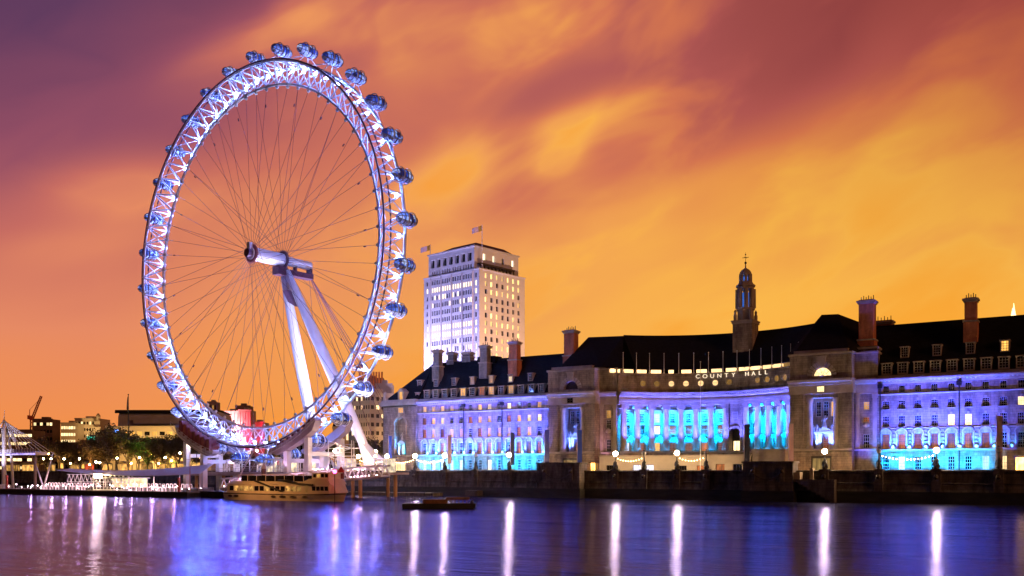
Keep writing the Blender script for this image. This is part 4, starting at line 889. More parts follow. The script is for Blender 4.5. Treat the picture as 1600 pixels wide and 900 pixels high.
for (u0, u1) in ((-141.4, -127.6), (-80.6, -68.0)):
    b = MB(flat(240.0)); b.box(u0, u1, -3.0, 1.5, 2.7, 9.6, 0); b.box(u0-0.3, u1+0.3, -3.3, 1.7, 9.6, 10.1, 0); b.box(u0-0.2, u1+0.2, -3.25, 1.6, 4.5, 5.0, 0); b.box(u0-0.4, u1+0.4, -3.5, 1.5, -1, 2.7, 2)
    for u in (u0+2.6, u1-2.6):
        b.box(u-0.5, u+0.5, -3.35, -2.99, 5.1, 8.6, 0); b.ball((u, -3.45, 7.6), 0.55, 1, 10, 6)
    b.path([(u0+2.6+(u1-u0-5.2)*t/12, -3.55, 7.2-1.7*(1-((t-6)/6)**2)) for t in range(13)], 0.13, 6, 1)
    b.build('abutment', [MT['granite'], MT['bronze'], MT['wet']], emb)
for k in range(26):
    pass
b = MB(flat(240.0))
for k in range(11): b.box(-67.6+k*1.05, -58.0, -3.2+0.05*k, -0.6, 5.6-k*0.62-0.62, 5.6-k*0.62, 0)
b.build('river_steps', MT['granite'], emb)
b = MB(flat(240.0)); b.box(-67.9, -66.4, -2.4, 0.4, 4.9, 7.4, 0); b.box(-64.5, -63.7, -0.7, 0.5, 4.9, 8.4, 0); b.build('stair_pier', MT['stone_plain'], emb)

# street lamps on the parapet piers
lit_u = {-199.6, -188.2, -176.6, -152.9, -118.0, -99.8, -61.1, -35.7, -211.8}
def make_lamp(label, u, lit, T=240.2, z=8.12, group='ornate lamps on the river wall'):
    t = thing('street_lamp', label, 'street lamp', BANK, (u, T, z), group)
    b = MB(); b.lathe((u, T, z), [(0.62, 0), (0.66, 0.3), (0.5, 0.5), (0.62, 0.9), (0.42, 1.5), (0.46, 1.9), (0.24, 2.4), (0.16, 2.7), (0.12, 3.6), (0.2, 3.7), (0.1, 3.85)], 10, 0)
    for a in (0, 2.1, 4.2): b.path([(u+0.55*cos(a+0.5*s_), T+0.55*sin(a+0.5*s_)*(1-0.1*s_), z+0.3+0.45*s_) for s_ in range(5)], [0.28, 0.24, 0.18, 0.12, 0.06], 6, 0)
    b.build('lamp_post', MT['lead'], t)
    b = MB(); b.ball((u, T, z+4.35), 0.62, 0, 14, 10, 1.0); b.build('lamp_globe', MT['globe' if lit else 'globe_off'], t)  # globe oversized to take in its bloom and widen its reflection
    b = MB(); b.lathe((u, T, z+4.96), [(0.2, 0), (0.24, 0.08), (0.05, 0.3)], 8); b.build('lamp_cap', MT['lead'], t)
    return t
where = {-224.0: 'beside the beige office block trees', -211.8: 'before the niche at the hall end', -199.6: 'right of the hall end niche', -188.2: 'before the blue wing, third from the wheel', -176.6: 'before the blue wing, beside the brown banner', -164.9: 'before the dark doorway of the blue wing', -152.9: 'before the blue wing, beside the black banner',
         -118.0: 'left end of the curved colonnade', -109.3: 'between two lit lamps before the colonnade', -99.8: 'before the middle of the curved colonnade', -91.6: 'right of the middle of the curved colonnade', -61.1: 'before the pavilion with lit lunette', -48.4: 'between the lunette pavilion and right wing', -35.7: 'before the cyan right wing', -22.8: 'before the warm lit shop at far right', -10.5: 'beyond the right edge shop', 2.0: 'farthest right along the wall'}
for u in lamp_us: make_lamp(('glowing' if u in lit_u else 'unlit') + ' ornate iron lamp on the river wall ' + where[u], u, u in lit_u)
bulb = MB(); bulb.ball((0, 0, 0), 0.13, 0, 6, 4); bulb_o = None
def festoon(ua, ub, label, sag=1.1, z=11.6, T=240.2):
    global bulb_o
    t = thing('string_lights', label, 'string lights', BANK, (ua, T, z), 'strings of bulbs between the river lamps'); ROOTB = Vector((ua, T, z))
    f = lambda s_: (ua+(ub-ua)*s_, T, z-sag*(1-(2*s_-1)**2))
    b = MB(); b.path([f(i/20) for i in range(21)], 0.03, 4); b.build('wire', MT['lead'], t)
    n = int(abs(ub-ua)/0.75)
    for i in range(1, n):
        p = Vector(f(i/n))-ROOTB-Vector((0, 0, 0.15))
        if bulb_o is None: bulb_o = bulb.build('bulb', MT['bulb'], t, raw=True); bulb_o.location = p
        else: copy_part(bulb_o, t, p)
for ua, ub, l in ((-211.8, -199.6, 'bright bulb string across the end niche of the hall'), (-199.6, -188.2, 'bright bulb string across the first bays of the blue wing'), (-188.2, -176.6, 'bright bulb string between the third and fourth lamps of the blue wing'), (-118, -109.3, 'bulb string before the left part of the cream terrace'), (-99.8, -91.6, 'bulb string before the right part of the cream terrace'), (-48.4, -35.7, 'bulb string across the cyan ground floor at right')):
    festoon(ua, ub, l)

# banners and a tall pole
def banner(u, z0, z1, w, colkey, label, T=251.0, zb=6.5):
    t = thing('banner_pole', label, 'banner', BANK, (u, T, zb), 'tall banners on the promenade')
    b = MB(); b.tube((u-w/2-0.12, T, zb), (u-w/2-0.12, T, z1+0.6), 0.11, 0.08, 8); b.box(u-w/2, u+w/2, T-0.03, T+0.03, z1+0.1, z1+0.2); b.build('pole', MT['pinkgrey'], t)
    b = MB(); n = 10
    vs = []; fs = []
    for side, dy in ((0, -0.035), (1, 0.035)):
        for i in range(n+1):
            zz = z0+(z1-z0)*i/n; o = 0.10*sin(i*0.9+u); vs += [(u-w/2, T+dy+o*0.3, zz), (u, T+dy+o, zz), (u+w/2, T+dy+o*0.5, zz)]
    m_ = 3*(n+1)
    for s_ in (0, m_): fs += [(s_+3*i+j, s_+3*i+j+1, s_+3*i+j+4, s_+3*i+j+3) for i in range(n) for j in (0, 1)]
    for i in range(n):
        for j in (0, 2): fs.append((3*i+j, 3*i+j+3, m_+3*i+j+3, m_+3*i+j))
    fs += [(0, 1, m_+1, m_), (1, 2, m_+2, m_+1)]
    b.add(vs, fs, 0); b.build('banner_cloth', MT[colkey], t)
paint('b_blue', (0.02, 0.06, 0.40)); paint('b_brown', (0.20, 0.10, 0.08)); paint('b_black', (0.02, 0.02, 0.04)); paint('b_pink', (0.55, 0.32, 0.30)); paint('b_navy', (0.03, 0.03, 0.20))
banner(-207.2, 11.0, 19.5, 1.3, 'b_blue', 'blue banner beside the end niche of the hall')
banner(-182.5, 10.0, 19.4, 1.4, 'b_brown', 'brown banner before the first blue bays of the hall'); banner(-158.5, 9.6, 19.6, 1.4, 'b_black', 'black banner at the middle of the blue wing')
banner(-146.2, 9.6, 20.2, 1.5, 'b_navy', 'dark blue banner left of the first pavilion'); banner(-135.0, 8.6, 19.8, 1.5, 'b_blue', 'bright blue banner at the right edge of the first pavilion')
banner(-84.2, 10.2, 20.2, 1.4, 'b_black', 'black banner right of the lit archway'); banner(-72.4, 8.6, 20.0, 1.2, 'b_pink', 'pale pink banner before the second pavilion'); banner(-23.6, 8.2, 20.6, 1.2, 'b_brown', 'brown banner by the warm lit shop at right')
t = thing('flag_mast', 'thin pale mast standing before the middle of the colonnade', 'flagpole', BANK, (-96.6, 249, 6.5)); b = MB(); b.tube((-96.6, 249, 6.5), (-96.6, 249, 37.4), 0.14, 0.07, 8); b.build('pole', MT['white'], t); b = MB(); b.ball((-96.6, 249, 37.5), 0.18); b.box(-97.1, -96.1, 248.5, 249.5, 6.5, 6.9); b.build('finial', MT['white'], t)
# lights over the terrace, entrance and shop
for u in (-124, -113, -102, -91): lamp_spot(BANK, (u, 247.5, 6.9), (u, 253, 9.5), 700, (1.0, 0.60, 0.30), 110, 1, 0.3)
for u in (-72, -61): lamp_spot(BANK, (u, 251.0, 6.9), (u, 257, 10), 700, (1.0, 0.46, 0.16), 110, 1, 0.3)
for u in (-20, -13): lamp_spot(BANK, (u, 254.0, 6.9), (u, 260, 13), 1500, (1.0, 0.42, 0.10), 120, 1, 0.3)
lamp_spot(BANK, (-209, 254.0, 6.9), (-209, 259, 10), 500, (1.0, 0.5, 0.2), 110, 1, 0.3); lamp_spot(BANK, (-131.5, 251, 6.9), (-131.5, 259, 11), 800, (1.0, 0.46, 0.14), 110, 1, 0.3)
def lit_kiosk(u, w, h, T, key, label, name='kiosk'):
    t = thing(name, label, 'kiosk', BANK, (u, T, 6.5)); b = MB()
    b.box(u-w/2-0.3, u+w/2+0.3, T-0.4, T+2.4, 6.5+h, 6.5+h+0.3, 0); b.box(u-w/2, u+w/2, T+1.8, T+2, 6.5, 6.5+h, 0)
    for x in (-w/2, -w/6, w/6, w/2): b.box(u+x-0.1, u+x+0.1, T-0.1, T+0.1, 6.5, 6.5+h, 0)
    b.box(u-w/2, u+w/2, T-0.12, T+0.12, 6.5, 7.3, 0); b.build('kiosk_frame', MT['bronze'], t)
    b = MB(); b.quad((u-w/2, T+0.15, 7.3), (u+w/2, T+0.15, 7.3), (u+w/2, T+0.15, 6.5+h), (u-w/2, T+0.15, 6.5+h)); b.build('lit_panel', MT[key], t)
MT['shop'] = glow('lit_shopfront', (1.0, 0.50, 0.10), 6.0, 0.3, 0.7, 0.9, (1, 1, 0.6))
lit_kiosk(-17.5, 6.5, 4.4, 255.5, 'shop', 'warm lit kiosk under the wing at far right')
lit_kiosk(-132.4, 1.6, 3.6, 254.5, 'shop', 'small bright booth at the foot of the first pavilion')

# ------------------------------------------------------------------ white tower block behind
TB = (-15.5, 454.0); ang = radians(42.5)
TW = Frame(TB[0], TB[1], 0)
def la(a, e, z):                                          # left face runs back to the left
    return (TB[0]-0.74*a+0.67*e, TB[1]+0.672*a+0.74*e, z)
def ra(a, e, z):
    return (TB[0]+0.67*a-0.74*e, TB[1]+0.742*a+0.67*e, z)
shell = thing('office_tower', 'tall white office tower with rows of lit windows, floodlit violet, two flags on top', 'tower block', GEO, (-20, 470, 6.5))
MT['tstone'] = noise_mat('white_tower_stone', (0.62, 0.60, 0.58), 0.7, 0.08, 0.15)
lw, rw = 38.5, 32.6
fl0, fh = 12.6, 3.77; nf = 24
MT['tlit'] = glow('tower_lit_window', (1.0, 0.80, 0.52), 3.2, 0.3, 0.3, 0.5); MT['tlitw'] = glow('tower_lit_window_warm', (1.0, 0.60, 0.20), 2.0, 0.4, 0.5, 0.7)
colsL = [2.6, 5.6, 7.0] ; cl = []
x = 2.0
gl = []
for grp in range(4):
    base = 5.6+grp*7.3
    for j in range(4): gl.append(base+j*1.62)
colL = [2.2]+gl+[lw-2.4]; colR = [4.6+3.9*i for i in range(7)]
litL = {22: 1, 21: .5, 17: 1, 16: 1, 14: .6, 13: .9, 12: .6, 11: .5, 20: .25}; litR = {23: 1, 22: .35, 21: .5, 20: .6, 19: .5, 18: .2, 17: 1, 16: .3, 15: .6, 14: .6, 13: .7, 12: .6}
rnd = random.Random(5)
bb = MB(); dk = []; lt = []; lw_ = []
def facewall(mp, cols, W_, ww, lit, z1, warm, b, rev=0.7):
    b.mp = mp; ops = []
    for f in range(nf):
        z = fl0+fh*f
        if z+3 > z1: break
        for c in cols: ops.append((c-ww/2, c+ww/2, z+0.5, z+2.85))
    b.wall(0, W_, 6.4, z1, ops, 0, rev, 0)
    for i, o in enumerate(ops):
        f = round((o[2]-0.5-fl0)/fh); p = lit.get(f, 0.05); tgt = (lw_ if warm else lt) if rnd.random() < p else dk
        tgt.append([mp(x_, rev-0.05, z_) for x_, z_ in ((o[0], o[2]), (o[1], o[2]), (o[1], o[3]), (o[0], o[3]))])
facewall(la, colL, lw, 1.02, litL, 103.5, False, bb); facewall(ra, colR, rw, 1.5, litR, 103.5, True, bb)
bb.mp = la
for g_ in range(5): bb.box(4.0+g_*7.3, 4.6+g_*7.3, -0.55, 0.02, 6.5, 103, 0)
bb.mp = None
P4 = lambda a, e, z: (TB[0]-0.74*a+0.67*e, TB[1]+0.672*a+0.742*e, z)
bb.add([P4(lw, 0, 6.4), P4(lw, rw, 6.4), P4(0, rw, 6.4), P4(lw, 0, 103.5), P4(lw, rw, 103.5), P4(0, rw, 103.5), P4(0, 0, 103.5)], [(0, 1, 4, 3), (1, 2, 5, 4), (3, 4, 5, 6)], 0)
tw = bb.build('tower_wall', MT['tstone'], shell)
dk.sort(key=lambda w: -w[0][2]); windows(shell, dk, 'glass', 'dark_window', 60); windows(shell, lt, 'tlit', 'window', 60); windows(shell, lw_, 'tlitw', 'warm_window', 60)
b = MB()                                                  # set-back attic storey with big square openings
def P5(a, e, z): return P4(a, e, z)
def pbox(b, a0, a1, e0, e1, z0, z1, m=0):
    b.add([P4(a0, e0, z0), P4(a1, e0, z0), P4(a1, e1, z0), P4(a0, e1, z0), P4(a0, e0, z1), P4(a1, e0, z1), P4(a1, e1, z1), P4(a0, e1, z1)], [(3, 2, 1, 0), (4, 5, 6, 7), (0, 1, 5, 4), (1, 2, 6, 5), (2, 3, 7, 6), (3, 0, 4, 7)], m)
b.mp = la; ops = [(5.2+i*4.3, 7.9+i*4.3, 108.2, 112.4) for i in range(7)]+[(g_-0.45, g_+0.45, 104.4, 106.9) for g_ in gl]
b.wall(3.4, lw-3.4, 103.5, 114.6, ops, 0.1, 1.4, 0); b.mp = ra
ops2 = [(6.0, 7.9, 109.2, 112.3), (12.8, 14.6, 109.2, 112.3), (19.4, 21.0, 109.2, 112.0), (26.6, 28.4, 109.2, 112.3)]
b.wall(0.1, rw-1.0, 103.5, 114.6, ops2, 3.4, 1.0, 0); b.mp = None
pbox(b, lw-3.4, lw-3.3, 0.1, rw-1, 103.5, 114.6); pbox(b, 3.4, lw-3.4, rw-1.1, rw-1, 103.5, 114.6)
pbox(b, 2.8, lw-2.8, -0.5, rw-0.5, 114.6, 115.2); pbox(b, -0.3, lw+0.3, -0.3, 0.05, 103.5, 104.0); pbox(b, -0.3, 3.4, 0.05, rw+0.3, 103.5, 104.0)
att_ = b.build('attic_storey', MT['tstone'], shell)
b = MB(la); b.quad((3.6, 1.45, 104), (lw-3.6, 1.45, 104), (lw-3.6, 1.45, 114.4), (3.6, 1.45, 114.4)); b.build('attic_recess', MT['bronze'], shell)
b = MB(ra)
for i, (a0_, a1_, z0_, z1_) in enumerate(ops2):
    if i != 2: b = MB(ra); b.quad((a0_, 4.3, z0_), (a1_, 4.3, z0_), (a1_, 4.3, z1_), (a0_, 4.3, z1_)); b.build('attic_window', MT['tlit'], shell)
b = MB(ra); b.box(2, rw-6, 1.0, 3.2, 106.4, 107.0)
for i in range(10): x = 2.2+i*2.6; b.box(x, x+0.5, 1.2, 1.6, 104.0, 106.4)
b.build('balcony', MT['bronze'], shell)
b = MB(); apex = [P4(8, 6, 118.2), P4(24, 6, 118.2), P4(24, 26, 118.2), P4(8, 26, 118.2)]; base_ = [P4(4.2, 1.4, 115.2), P4(lw-5.2, 1.4, 115.2), P4(lw-5.2, rw-2.5, 115.2), P4(4.2, rw-2.5, 115.2)]
b.add(base_+apex, [(0, 1, 5, 4), (1, 2, 6, 5), (2, 3, 7, 6), (3, 0, 4, 7), (4, 5, 6, 7)]); b.build('roof', MT['bronze'], shell)
paint('flag_y', (0.75, 0.45, 0.05)); paint('flag_w', (0.8, 0.6, 0.6))
for (a, e, h, flip) in ((1.2, 3.2, 21.5, 1), (lw-2.4, 2.0, 17.5, 1)):
    p = P4(a, e, 103.6); b = MB(); b.tube(p, (p[0], p[1], 103.6+h), 0.22, 0.14, 8); b.build('flagpole', MT['white'], shell)
    b = MB(); z1 = 103.6+h-0.3; n = 6
    vs = []
    for i in range(n+1): xx = p[0]-0.2-4.6*i/n; yy = p[1]+0.35*sin(i*1.1); vs += [(xx, yy, z1-0.25*i), (xx, yy, z1-2.6-0.25*i)]
    for i in range(n): b.add([vs[2*i], vs[2*i+1], vs[2*i+3], vs[2*i+2], ], [(0, 1, 2, 3)], 0 if i < 2 else 1)
    b.build('flag', [MT['flag_y'], MT['flag_w']], shell)
def wspot(p, t, power, col, ang, rad=0.5, bl=0.8): return lamp_spot(GEO, p, t, power, col, ang, bl, rad)
wspot((-57, 463, 55), (-29, 468, 70), 1.2e5, (0.46, 0.42, 1.0), 140); wspot((-38, 427, 10), (-28, 466, 84), 4.2e5, (0.48, 0.42, 1.0), 72); wspot((40, 405, 30), (-4, 466, 60), 4.6e5, (1.0, 0.52, 0.28), 75)

# ------------------------------------------------------------------ city behind
def block(name, label, x0, x1, Zd, z1, depth, mat_, rows=0, cols=0, lit=0.4, key='lit', ww=0.55, wh=0.5, z0=6.4, cat='building', strip=False, wz0=None, seed=1, rot=0.0, side_cols=0, dark='glass'):
    xc = (x0+x1)/2; fr = Frame(xc, Zd, rot); hw = (x1-x0)/2
    t = bpy.data.objects.new(name, None); COL.objects.link(t); t.location = (xc, Zd, 6.5); t.rotation_euler = (0, 0, rot); ROOT[t.name] = (fr, Vector((0, 0, 6.5))); tag(t, label, cat)
    r = random.Random(seed); b = MB(); k = []; g_ = []; ops = []; wz0 = z0+1 if wz0 is None else wz0
    if rows:
        fhh = (z1-1-wz0)/rows; cw = 2*hw/cols
        for i in range(rows):
            rl = r.random() < lit if strip else None
            for j in range(cols):
                a = -hw+cw*(j+0.5); z = wz0+fhh*i+fhh*(1-wh)/2; ops.append((a-cw*ww/2, a+cw*ww/2, z, z+fhh*wh, (rl and r.random() < 0.9) if strip else r.random() < lit))
    b.wall(-hw, hw, z0, z1, ops, 0, 0.3, 0)
    for o in ops: (k if o[4] else g_).append([(o[0], 0.27, o[2]), (o[1], 0.27, o[2]), (o[1], 0.27, o[3]), (o[0], 0.27, o[3])])
    sops = []
    if side_cols:
        cw = depth/side_cols
        for i in range(rows):
            for j in range(side_cols): a = cw*(j+0.5); z = wz0+fhh*i+fhh*(1-wh)/2; sops.append((a-cw*ww/2, a+cw*ww/2, z, z+fhh*wh))
    for sx in (-1, 1):
        mpp = lambda u, d, z, sx=sx: (sx*hw-sx*d, u, z)
        b.mp = mpp; b.wall(0, depth, z0, z1, sops, 0, 0.3, 0); b.mp = None
        for o in sops:
            (k if r.random() < lit else g_).append([mpp(x_, 0.27, z_) for x_, z_ in ((o[0], o[2]), (o[1], o[2]), (o[1], o[3]), (o[0], o[3]))])
    b.quad((-hw, 0, z1), (hw, 0, z1), (hw, depth, z1), (-hw, depth, z1)); b.quad((-hw, depth, z0), (hw, depth, z0), (hw, depth, z1), (-hw, depth, z1))
    b.box(-hw-0.3, hw+0.3, -0.3, 0.001, z1-0.7, z1+0.5); b.box(-hw*0.4, hw*0.3, depth*0.3, depth*0.7, z1+0.004, z1+2.2)
    b.build('wall', mat_, t)
    windows(t, k, key, 'window', 60); windows(t, g_, dark, 'dark_window', 60)
    return t, fr, hw
paint('beige', (0.42, 0.35, 0.25), 0.8, 0.1, 0.2); paint('ochre', (0.48, 0.27, 0.10), 0.8, 0.15, 0.3); paint('concrete', (0.32, 0.27, 0.22), 0.8, 0.2, 0.1); paint('darkbrick', (0.16, 0.09, 0.07), 0.8, 0.2, 0.3); paint('palestone', (0.48, 0.40, 0.28), 0.8, 0.12, 0.1)
PX = lambda px, Zd: (px-800)/1500*Zd
PZ = lambda py, Zd: 7.5+(737-py)/1500*Zd
t1 = block('office_block', 'beige office block with long window rows between the wheel and the hall', -78.2, -63.4, 444.8, PZ(612, 440), 26, MT['beige'], 9, 9, 0.14, 'lit2', 0.62, 0.45, seed=3, rot=radians(-40), side_cols=8, dark='bronze')
block('plant_room', 'low pale rooftop storey above the beige office block', PX(587, 452), PX(612, 452), 453, PZ(599, 448), 8, MT['concrete'], 0, 0, z0=PZ(613, 440)-0.5)
t, fr, hw = block('brick_tower', 'brown ribbed brick tower top rising behind the beige office block', PX(560, 560), PX(599, 560), 560, PZ(592, 560), 14, MT['darkbrick'], 1, 5, 0.7, 'lit', 0.4, 0.10, wz0=PZ(626, 560), seed=4)
b = MB()
for i in range(9): b = MB(); a = -hw+0.8+i*(2*hw-1.6)/8; b.box(a-0.45, a+0.45, -0.7, 0.3, PZ(620, 560), PZ(581, 560), 0); b.build('brick_rib', MT['brick'], t)
t2 = block('mansion_block', 'ochre lit building with dark mansard beside the beige office block', PX(520, 470), PX(556, 470), 470, PZ(668, 470), 16, MT['ochre'], 3, 4, 0.7, 'lit2', 0.4, 0.5, seed=8)
b = MB(); hw = t2[2]; b.prism([(-hw-0.3, PZ(667.4, 470)), (hw+0.3, PZ(667.4, 470)), (hw-1.2, PZ(651, 470)), (-hw+1.2, PZ(651, 470))], 0.3, 15.5)
for i in range(4): a = -hw+1.6+i*2.9; b.box(a, a+1.1, -0.2, 2, PZ(666, 470), PZ(658, 470), 1)
b.build('roof', [MT['slate'], MT['ochre']], t2[0])
wspot((PX(580, 535), 535, 40), (PX(580, 560), 560, 60), 30000, (1.0, 0.42, 0.14), 110)  # added lamp, turns the otherwise unlit brick tower orange
lamp_spot(GEO, (PX(530, 450), 448, 7), (PX(538, 470), 470, 18), 9000, (1, 0.5, 0.12), 120, 1, 0.3); lamp_spot(GEO, (PX(590, 410), 410, 8), (PX(605, 440), 440, 26), 85000, (1, 0.62, 0.28), 110, 1, 0.3); lamp_spot(GEO, (PX(552, 420), 425, 8), (PX(566, 450), 450, 26), 34000, (1, 0.52, 0.2), 110, 1, 0.3)
block('office_slab', 'brown slab block with lit floors behind the crane', PX(52, 800), PX(82, 800), 800, PZ(655, 800), 14, MT['darkbrick'], 7, 6, 0.45, 'lit2', 0.8, 0.4, strip=True, seed=5)
block('stepped_block', 'lower stepped wing with lit floors left of the pale lit tower', PX(95, 760), PX(118, 760), 760, PZ(661, 760), 20, MT['palestone'], 7, 6, 0.7, 'lit2', 0.85, 0.42, strip=True, seed=6)
block('stepped_block', 'taller stepped block with many lit windows behind the trees', PX(117, 775), PX(156, 775), 775, PZ(654, 775), 20, MT['palestone'], 8, 9, 0.5, 'lit2', 0.6, 0.45, seed=7)
t = thing('clock_turret', 'narrow pale lit turret rising beside the stepped block', 'turret', GEO, (PX(153, 770), 770, 6.5)); b = MB(); x_ = PX(153.5, 770)
b.box(x_-3.2, x_+3.2, 767, 773, 6.5, PZ(667, 770), 0); b.box(x_-2.3, x_+2.3, 768, 772, PZ(667, 770), PZ(658, 770), 0); b.lathe((x_, 770, 0), [(2.2, PZ(658, 770)), (1.6, PZ(652, 770)), (1.9, PZ(650, 770)), (0.6, PZ(646, 770))], 8, 0); b.build('turret_wall', MT['palestone'], t)
wspot((x_+2, 752, 12), (x_, 770, 45), 90000, (1, 0.68, 0.3), 60); wspot((PX(120, 740), 742, 10), (PX(125, 775), 775, 34), 40000, (1, 0.55, 0.2), 110)
MT['cyanled'] = glow('green_lit_sign', (0.0, 0.9, 0.6), 1.6, 0, 0.7, 0.25, (1, 1, 1))
t = thing('lit_screen', 'turquoise lit board above the tree tops', 'lit board', GEO, (PX(143, 640), 640, 6.5)); b = MB(); b.box(PX(136, 640), PX(150, 640), 640, 640.5, PZ(692, 640), PZ(682, 640)); b.build('screen', MT['cyanled'], t); b = MB(); b.box(PX(138, 640), PX(139, 640), 640.6, 641.2, 6.5, PZ(684, 640)); b.box(PX(147, 640), PX(148, 640), 640.6, 641.2, 6.5, PZ(684, 640)); b.build('support', MT['lead'], t)
# concert hall with a curved dark roof
t, fr, hw = block('concert_hall', 'broad pale concert hall with dark arched roof behind the trees', PX(165, 540), PX(330, 540), 540, PZ(667, 540), 50, MT['palestone'], 2, 14, 0.75, 'lit', 0.7, 0.4, wz0=PZ(700, 540), seed=9)
xs0, xs1 = PX(193, 560)-PX(247.5, 540), PX(345, 560)-PX(247.5, 540)
zb_, zt_ = PZ(667, 555), PZ(643, 555)
b = MB(); prof = [(12, zb_), (12.5, zt_-3), (14, zt_-0.8), (17, zt_), (40, zt_-1), (46, zb_)]
for a_, c_ in ((xs0, xs1),): b.sweep(prof, a_, c_, 1, 1); b.add([(a_, d_, z_) for d_, z_ in prof], [tuple(range(6))], 1); b.add([(c_, d_, z_) for d_, z_ in prof], [tuple(range(6))], 1)
b.sweep([(11.7, zt_-1.2), (11.2, zt_-1.0), (11.6, zt_+0.7), (20, zt_+0.9), (40, zt_-0.6)], xs0-1.5, xs1+1, 1, 0); b.box(xs0+10, xs0+36, 9, 12, PZ(662, 550), PZ(656, 550), 1); b.box(xs0+9, xs0+37, 8.6, 12.5, PZ(656, 550), PZ(654.5, 550), 1)
b.build('roof', [MT['slate'], MT['concrete']], t)
wspot((PX(270, 520), 520, 8), (PX(270, 545), 545, 26), 60000, (1, 0.62, 0.2), 140); wspot((PX(215, 520), 520, 8), (PX(215, 545), 545, 26), 40000, (1, 0.6, 0.2), 140)
# red lit theatre towers
def theatre(label, p0, p1, top, Zd, dep, matk, colr, power):
    t, fr, hw = block('theatre_tower', label, PX(p0, Zd), PX(p1, Zd), Zd, PZ(top, Zd), dep, MT[matk], 0, 0)
    lamp_spot(GEO, ((PX(p0, Zd)+PX(p1, Zd))/2, Zd-16, PZ(690, Zd)), ((PX(p0, Zd)+PX(p1, Zd))/2, Zd, PZ((top+700)/2, Zd)), power, colr, 120, 1, 0.4)
    for i in range(5): b = MB(); a = -hw+hw*2*(i+0.5)/5; b.box(a-0.5, a+0.5, -0.5, -0.31, PZ(700, Zd), PZ(top+2, Zd)); b.build('board_mark', MT[matk], t)
theatre('pale pink lit theatre tower behind the bottom of the wheel', 350, 372, 643, 700, 14, 'concrete', (1.0, 0.50, 0.56), 300000); theatre('red lit theatre tower behind the bottom of the wheel', 372.5, 392, 641, 694, 14, 'concrete', (1.0, 0.01, 0.08), 110000)
theatre('low red lit roof block right of the theatre towers', 392.5, 413, 660, 706, 14, 'concrete', (1.0, 0.02, 0.05), 30000)
block('roof_box', 'small dark roof box above the red theatre tower', PX(368, 712), PX(391, 712), 712, PZ(634.5, 712), 8, MT['darkbrick'], 0, 0)
block('slab_tower', 'small distant tower seen inside the wheel at left', PX(324, 900), PX(338, 900), 900, PZ(628, 900), 12, MT['darkbrick'], 8, 4, 0.3, 'lit', 0.5, 0.5, seed=12)
block('low_office', 'low dark office with lit floor under the wheel', PX(415, 640), PX(520, 640), 640, PZ(690, 640), 20, MT['concrete'], 3, 16, 0.5, 'lit', 0.6, 0.5, seed=13)
block('low_office', 'low dark building far left behind the footbridge', PX(-60, 700), PX(50, 700), 700, PZ(672, 700), 20, MT['darkbrick'], 5, 14, 0.6, 'lit2', 0.9, 0.35, strip=True, seed=14)
block('low_terrace', 'low dark roofs behind the promenade trees', PX(84, 620), PX(200, 620), 620, PZ(692, 620), 20, MT['darkbrick'], 2, 14, 0.6, 'lit', 0.6, 0.5, seed=15)
# glass spire far right
t = thing('glass_spire', 'tip of a distant lit glass spire above the right-hand roof', 'skyscraper', GEO, (PX(1583, 1200), 1200, 6.5)); x_ = PX(1583, 1200)
b = MB(); b.add([(x_-24, 1176, 6.5), (x_+24, 1176, 6.5), (x_+24, 1224, 6.5), (x_-24, 1224, 6.5), (x_-6, 1194, 185), (x_+6, 1194, 185), (x_+6, 1206, 185), (x_-6, 1206, 185)], [(0, 1, 5, 4), (1, 2, 6, 5), (2, 3, 7, 6), (3, 0, 4, 7), (4, 5, 6, 7)]); b.build('shaft', MT['glass'], t)
MT['spire'] = glow('lit_spire_glass', (1.0, 0.72, 0.34), 2.6, 0, 0.2, 0.1)
b = MB()
for (dx, dy, zt, w) in ((-3.5, -3.5, 212, 3.2), (3.4, -3.2, 208, 3.0), (-3.0, 3.2, 205, 3.0), (3.3, 3.4, 215, 3.0), (0, -4, 218, 2.6)): b.add([(x_+dx-w, 1200+dy-w, 185), (x_+dx+w, 1200+dy-w, 185), (x_+dx+w, 1200+dy+w, 185), (x_+dx-w, 1200+dy+w, 185), (x_+dx*0.35-0.3, 1200+dy*0.35, zt), (x_+dx*0.35+0.3, 1200+dy*0.35, zt)], [(0, 1, 5, 4), (1, 2, 5), (2, 3, 4, 5), (3, 0, 4)])
b.build('spire_tip', MT['spire'], t)
# crane
t = thing('tower_crane', 'red tower crane with raised jib behind the office slab', 'crane', GEO, (PX(50, 820), 820, 6.5)); x_ = PX(49.5, 820); zc = PZ(652, 820)
paint('cranered', (0.55, 0.08, 0.04)); b = MB()
def lattice(b, p, q, w, n):
    p, q = Vector(p), Vector(q); d_ = (q-p).normalized(); a_ = d_.orthogonal().normalized()*w; c_ = d_.cross(a_.normalized())*w
    cs = [a_+c_, a_-c_, -a_-c_, c_-a_]
    for k in range(4):
        b.tube(p+cs[k], q+cs[k]*0.8, 0.28, n=4)
        for i in range(n): b.tube(p+(q-p)*(i/n)+cs[k], p+(q-p)*((i+1)/n)+cs[(k+1) % 4], 0.16, n=4)
lattice(b, (x_, 820, 6.5), (x_, 820, zc), 1.1, 14); b.build('mast', MT['cranered'], t)
b = MB(); lattice(b, (x_+1, 820, zc), (PX(64.5, 820), 820, PZ(619, 820)), 0.8, 12); b.build('jib', MT['cranered'], t)
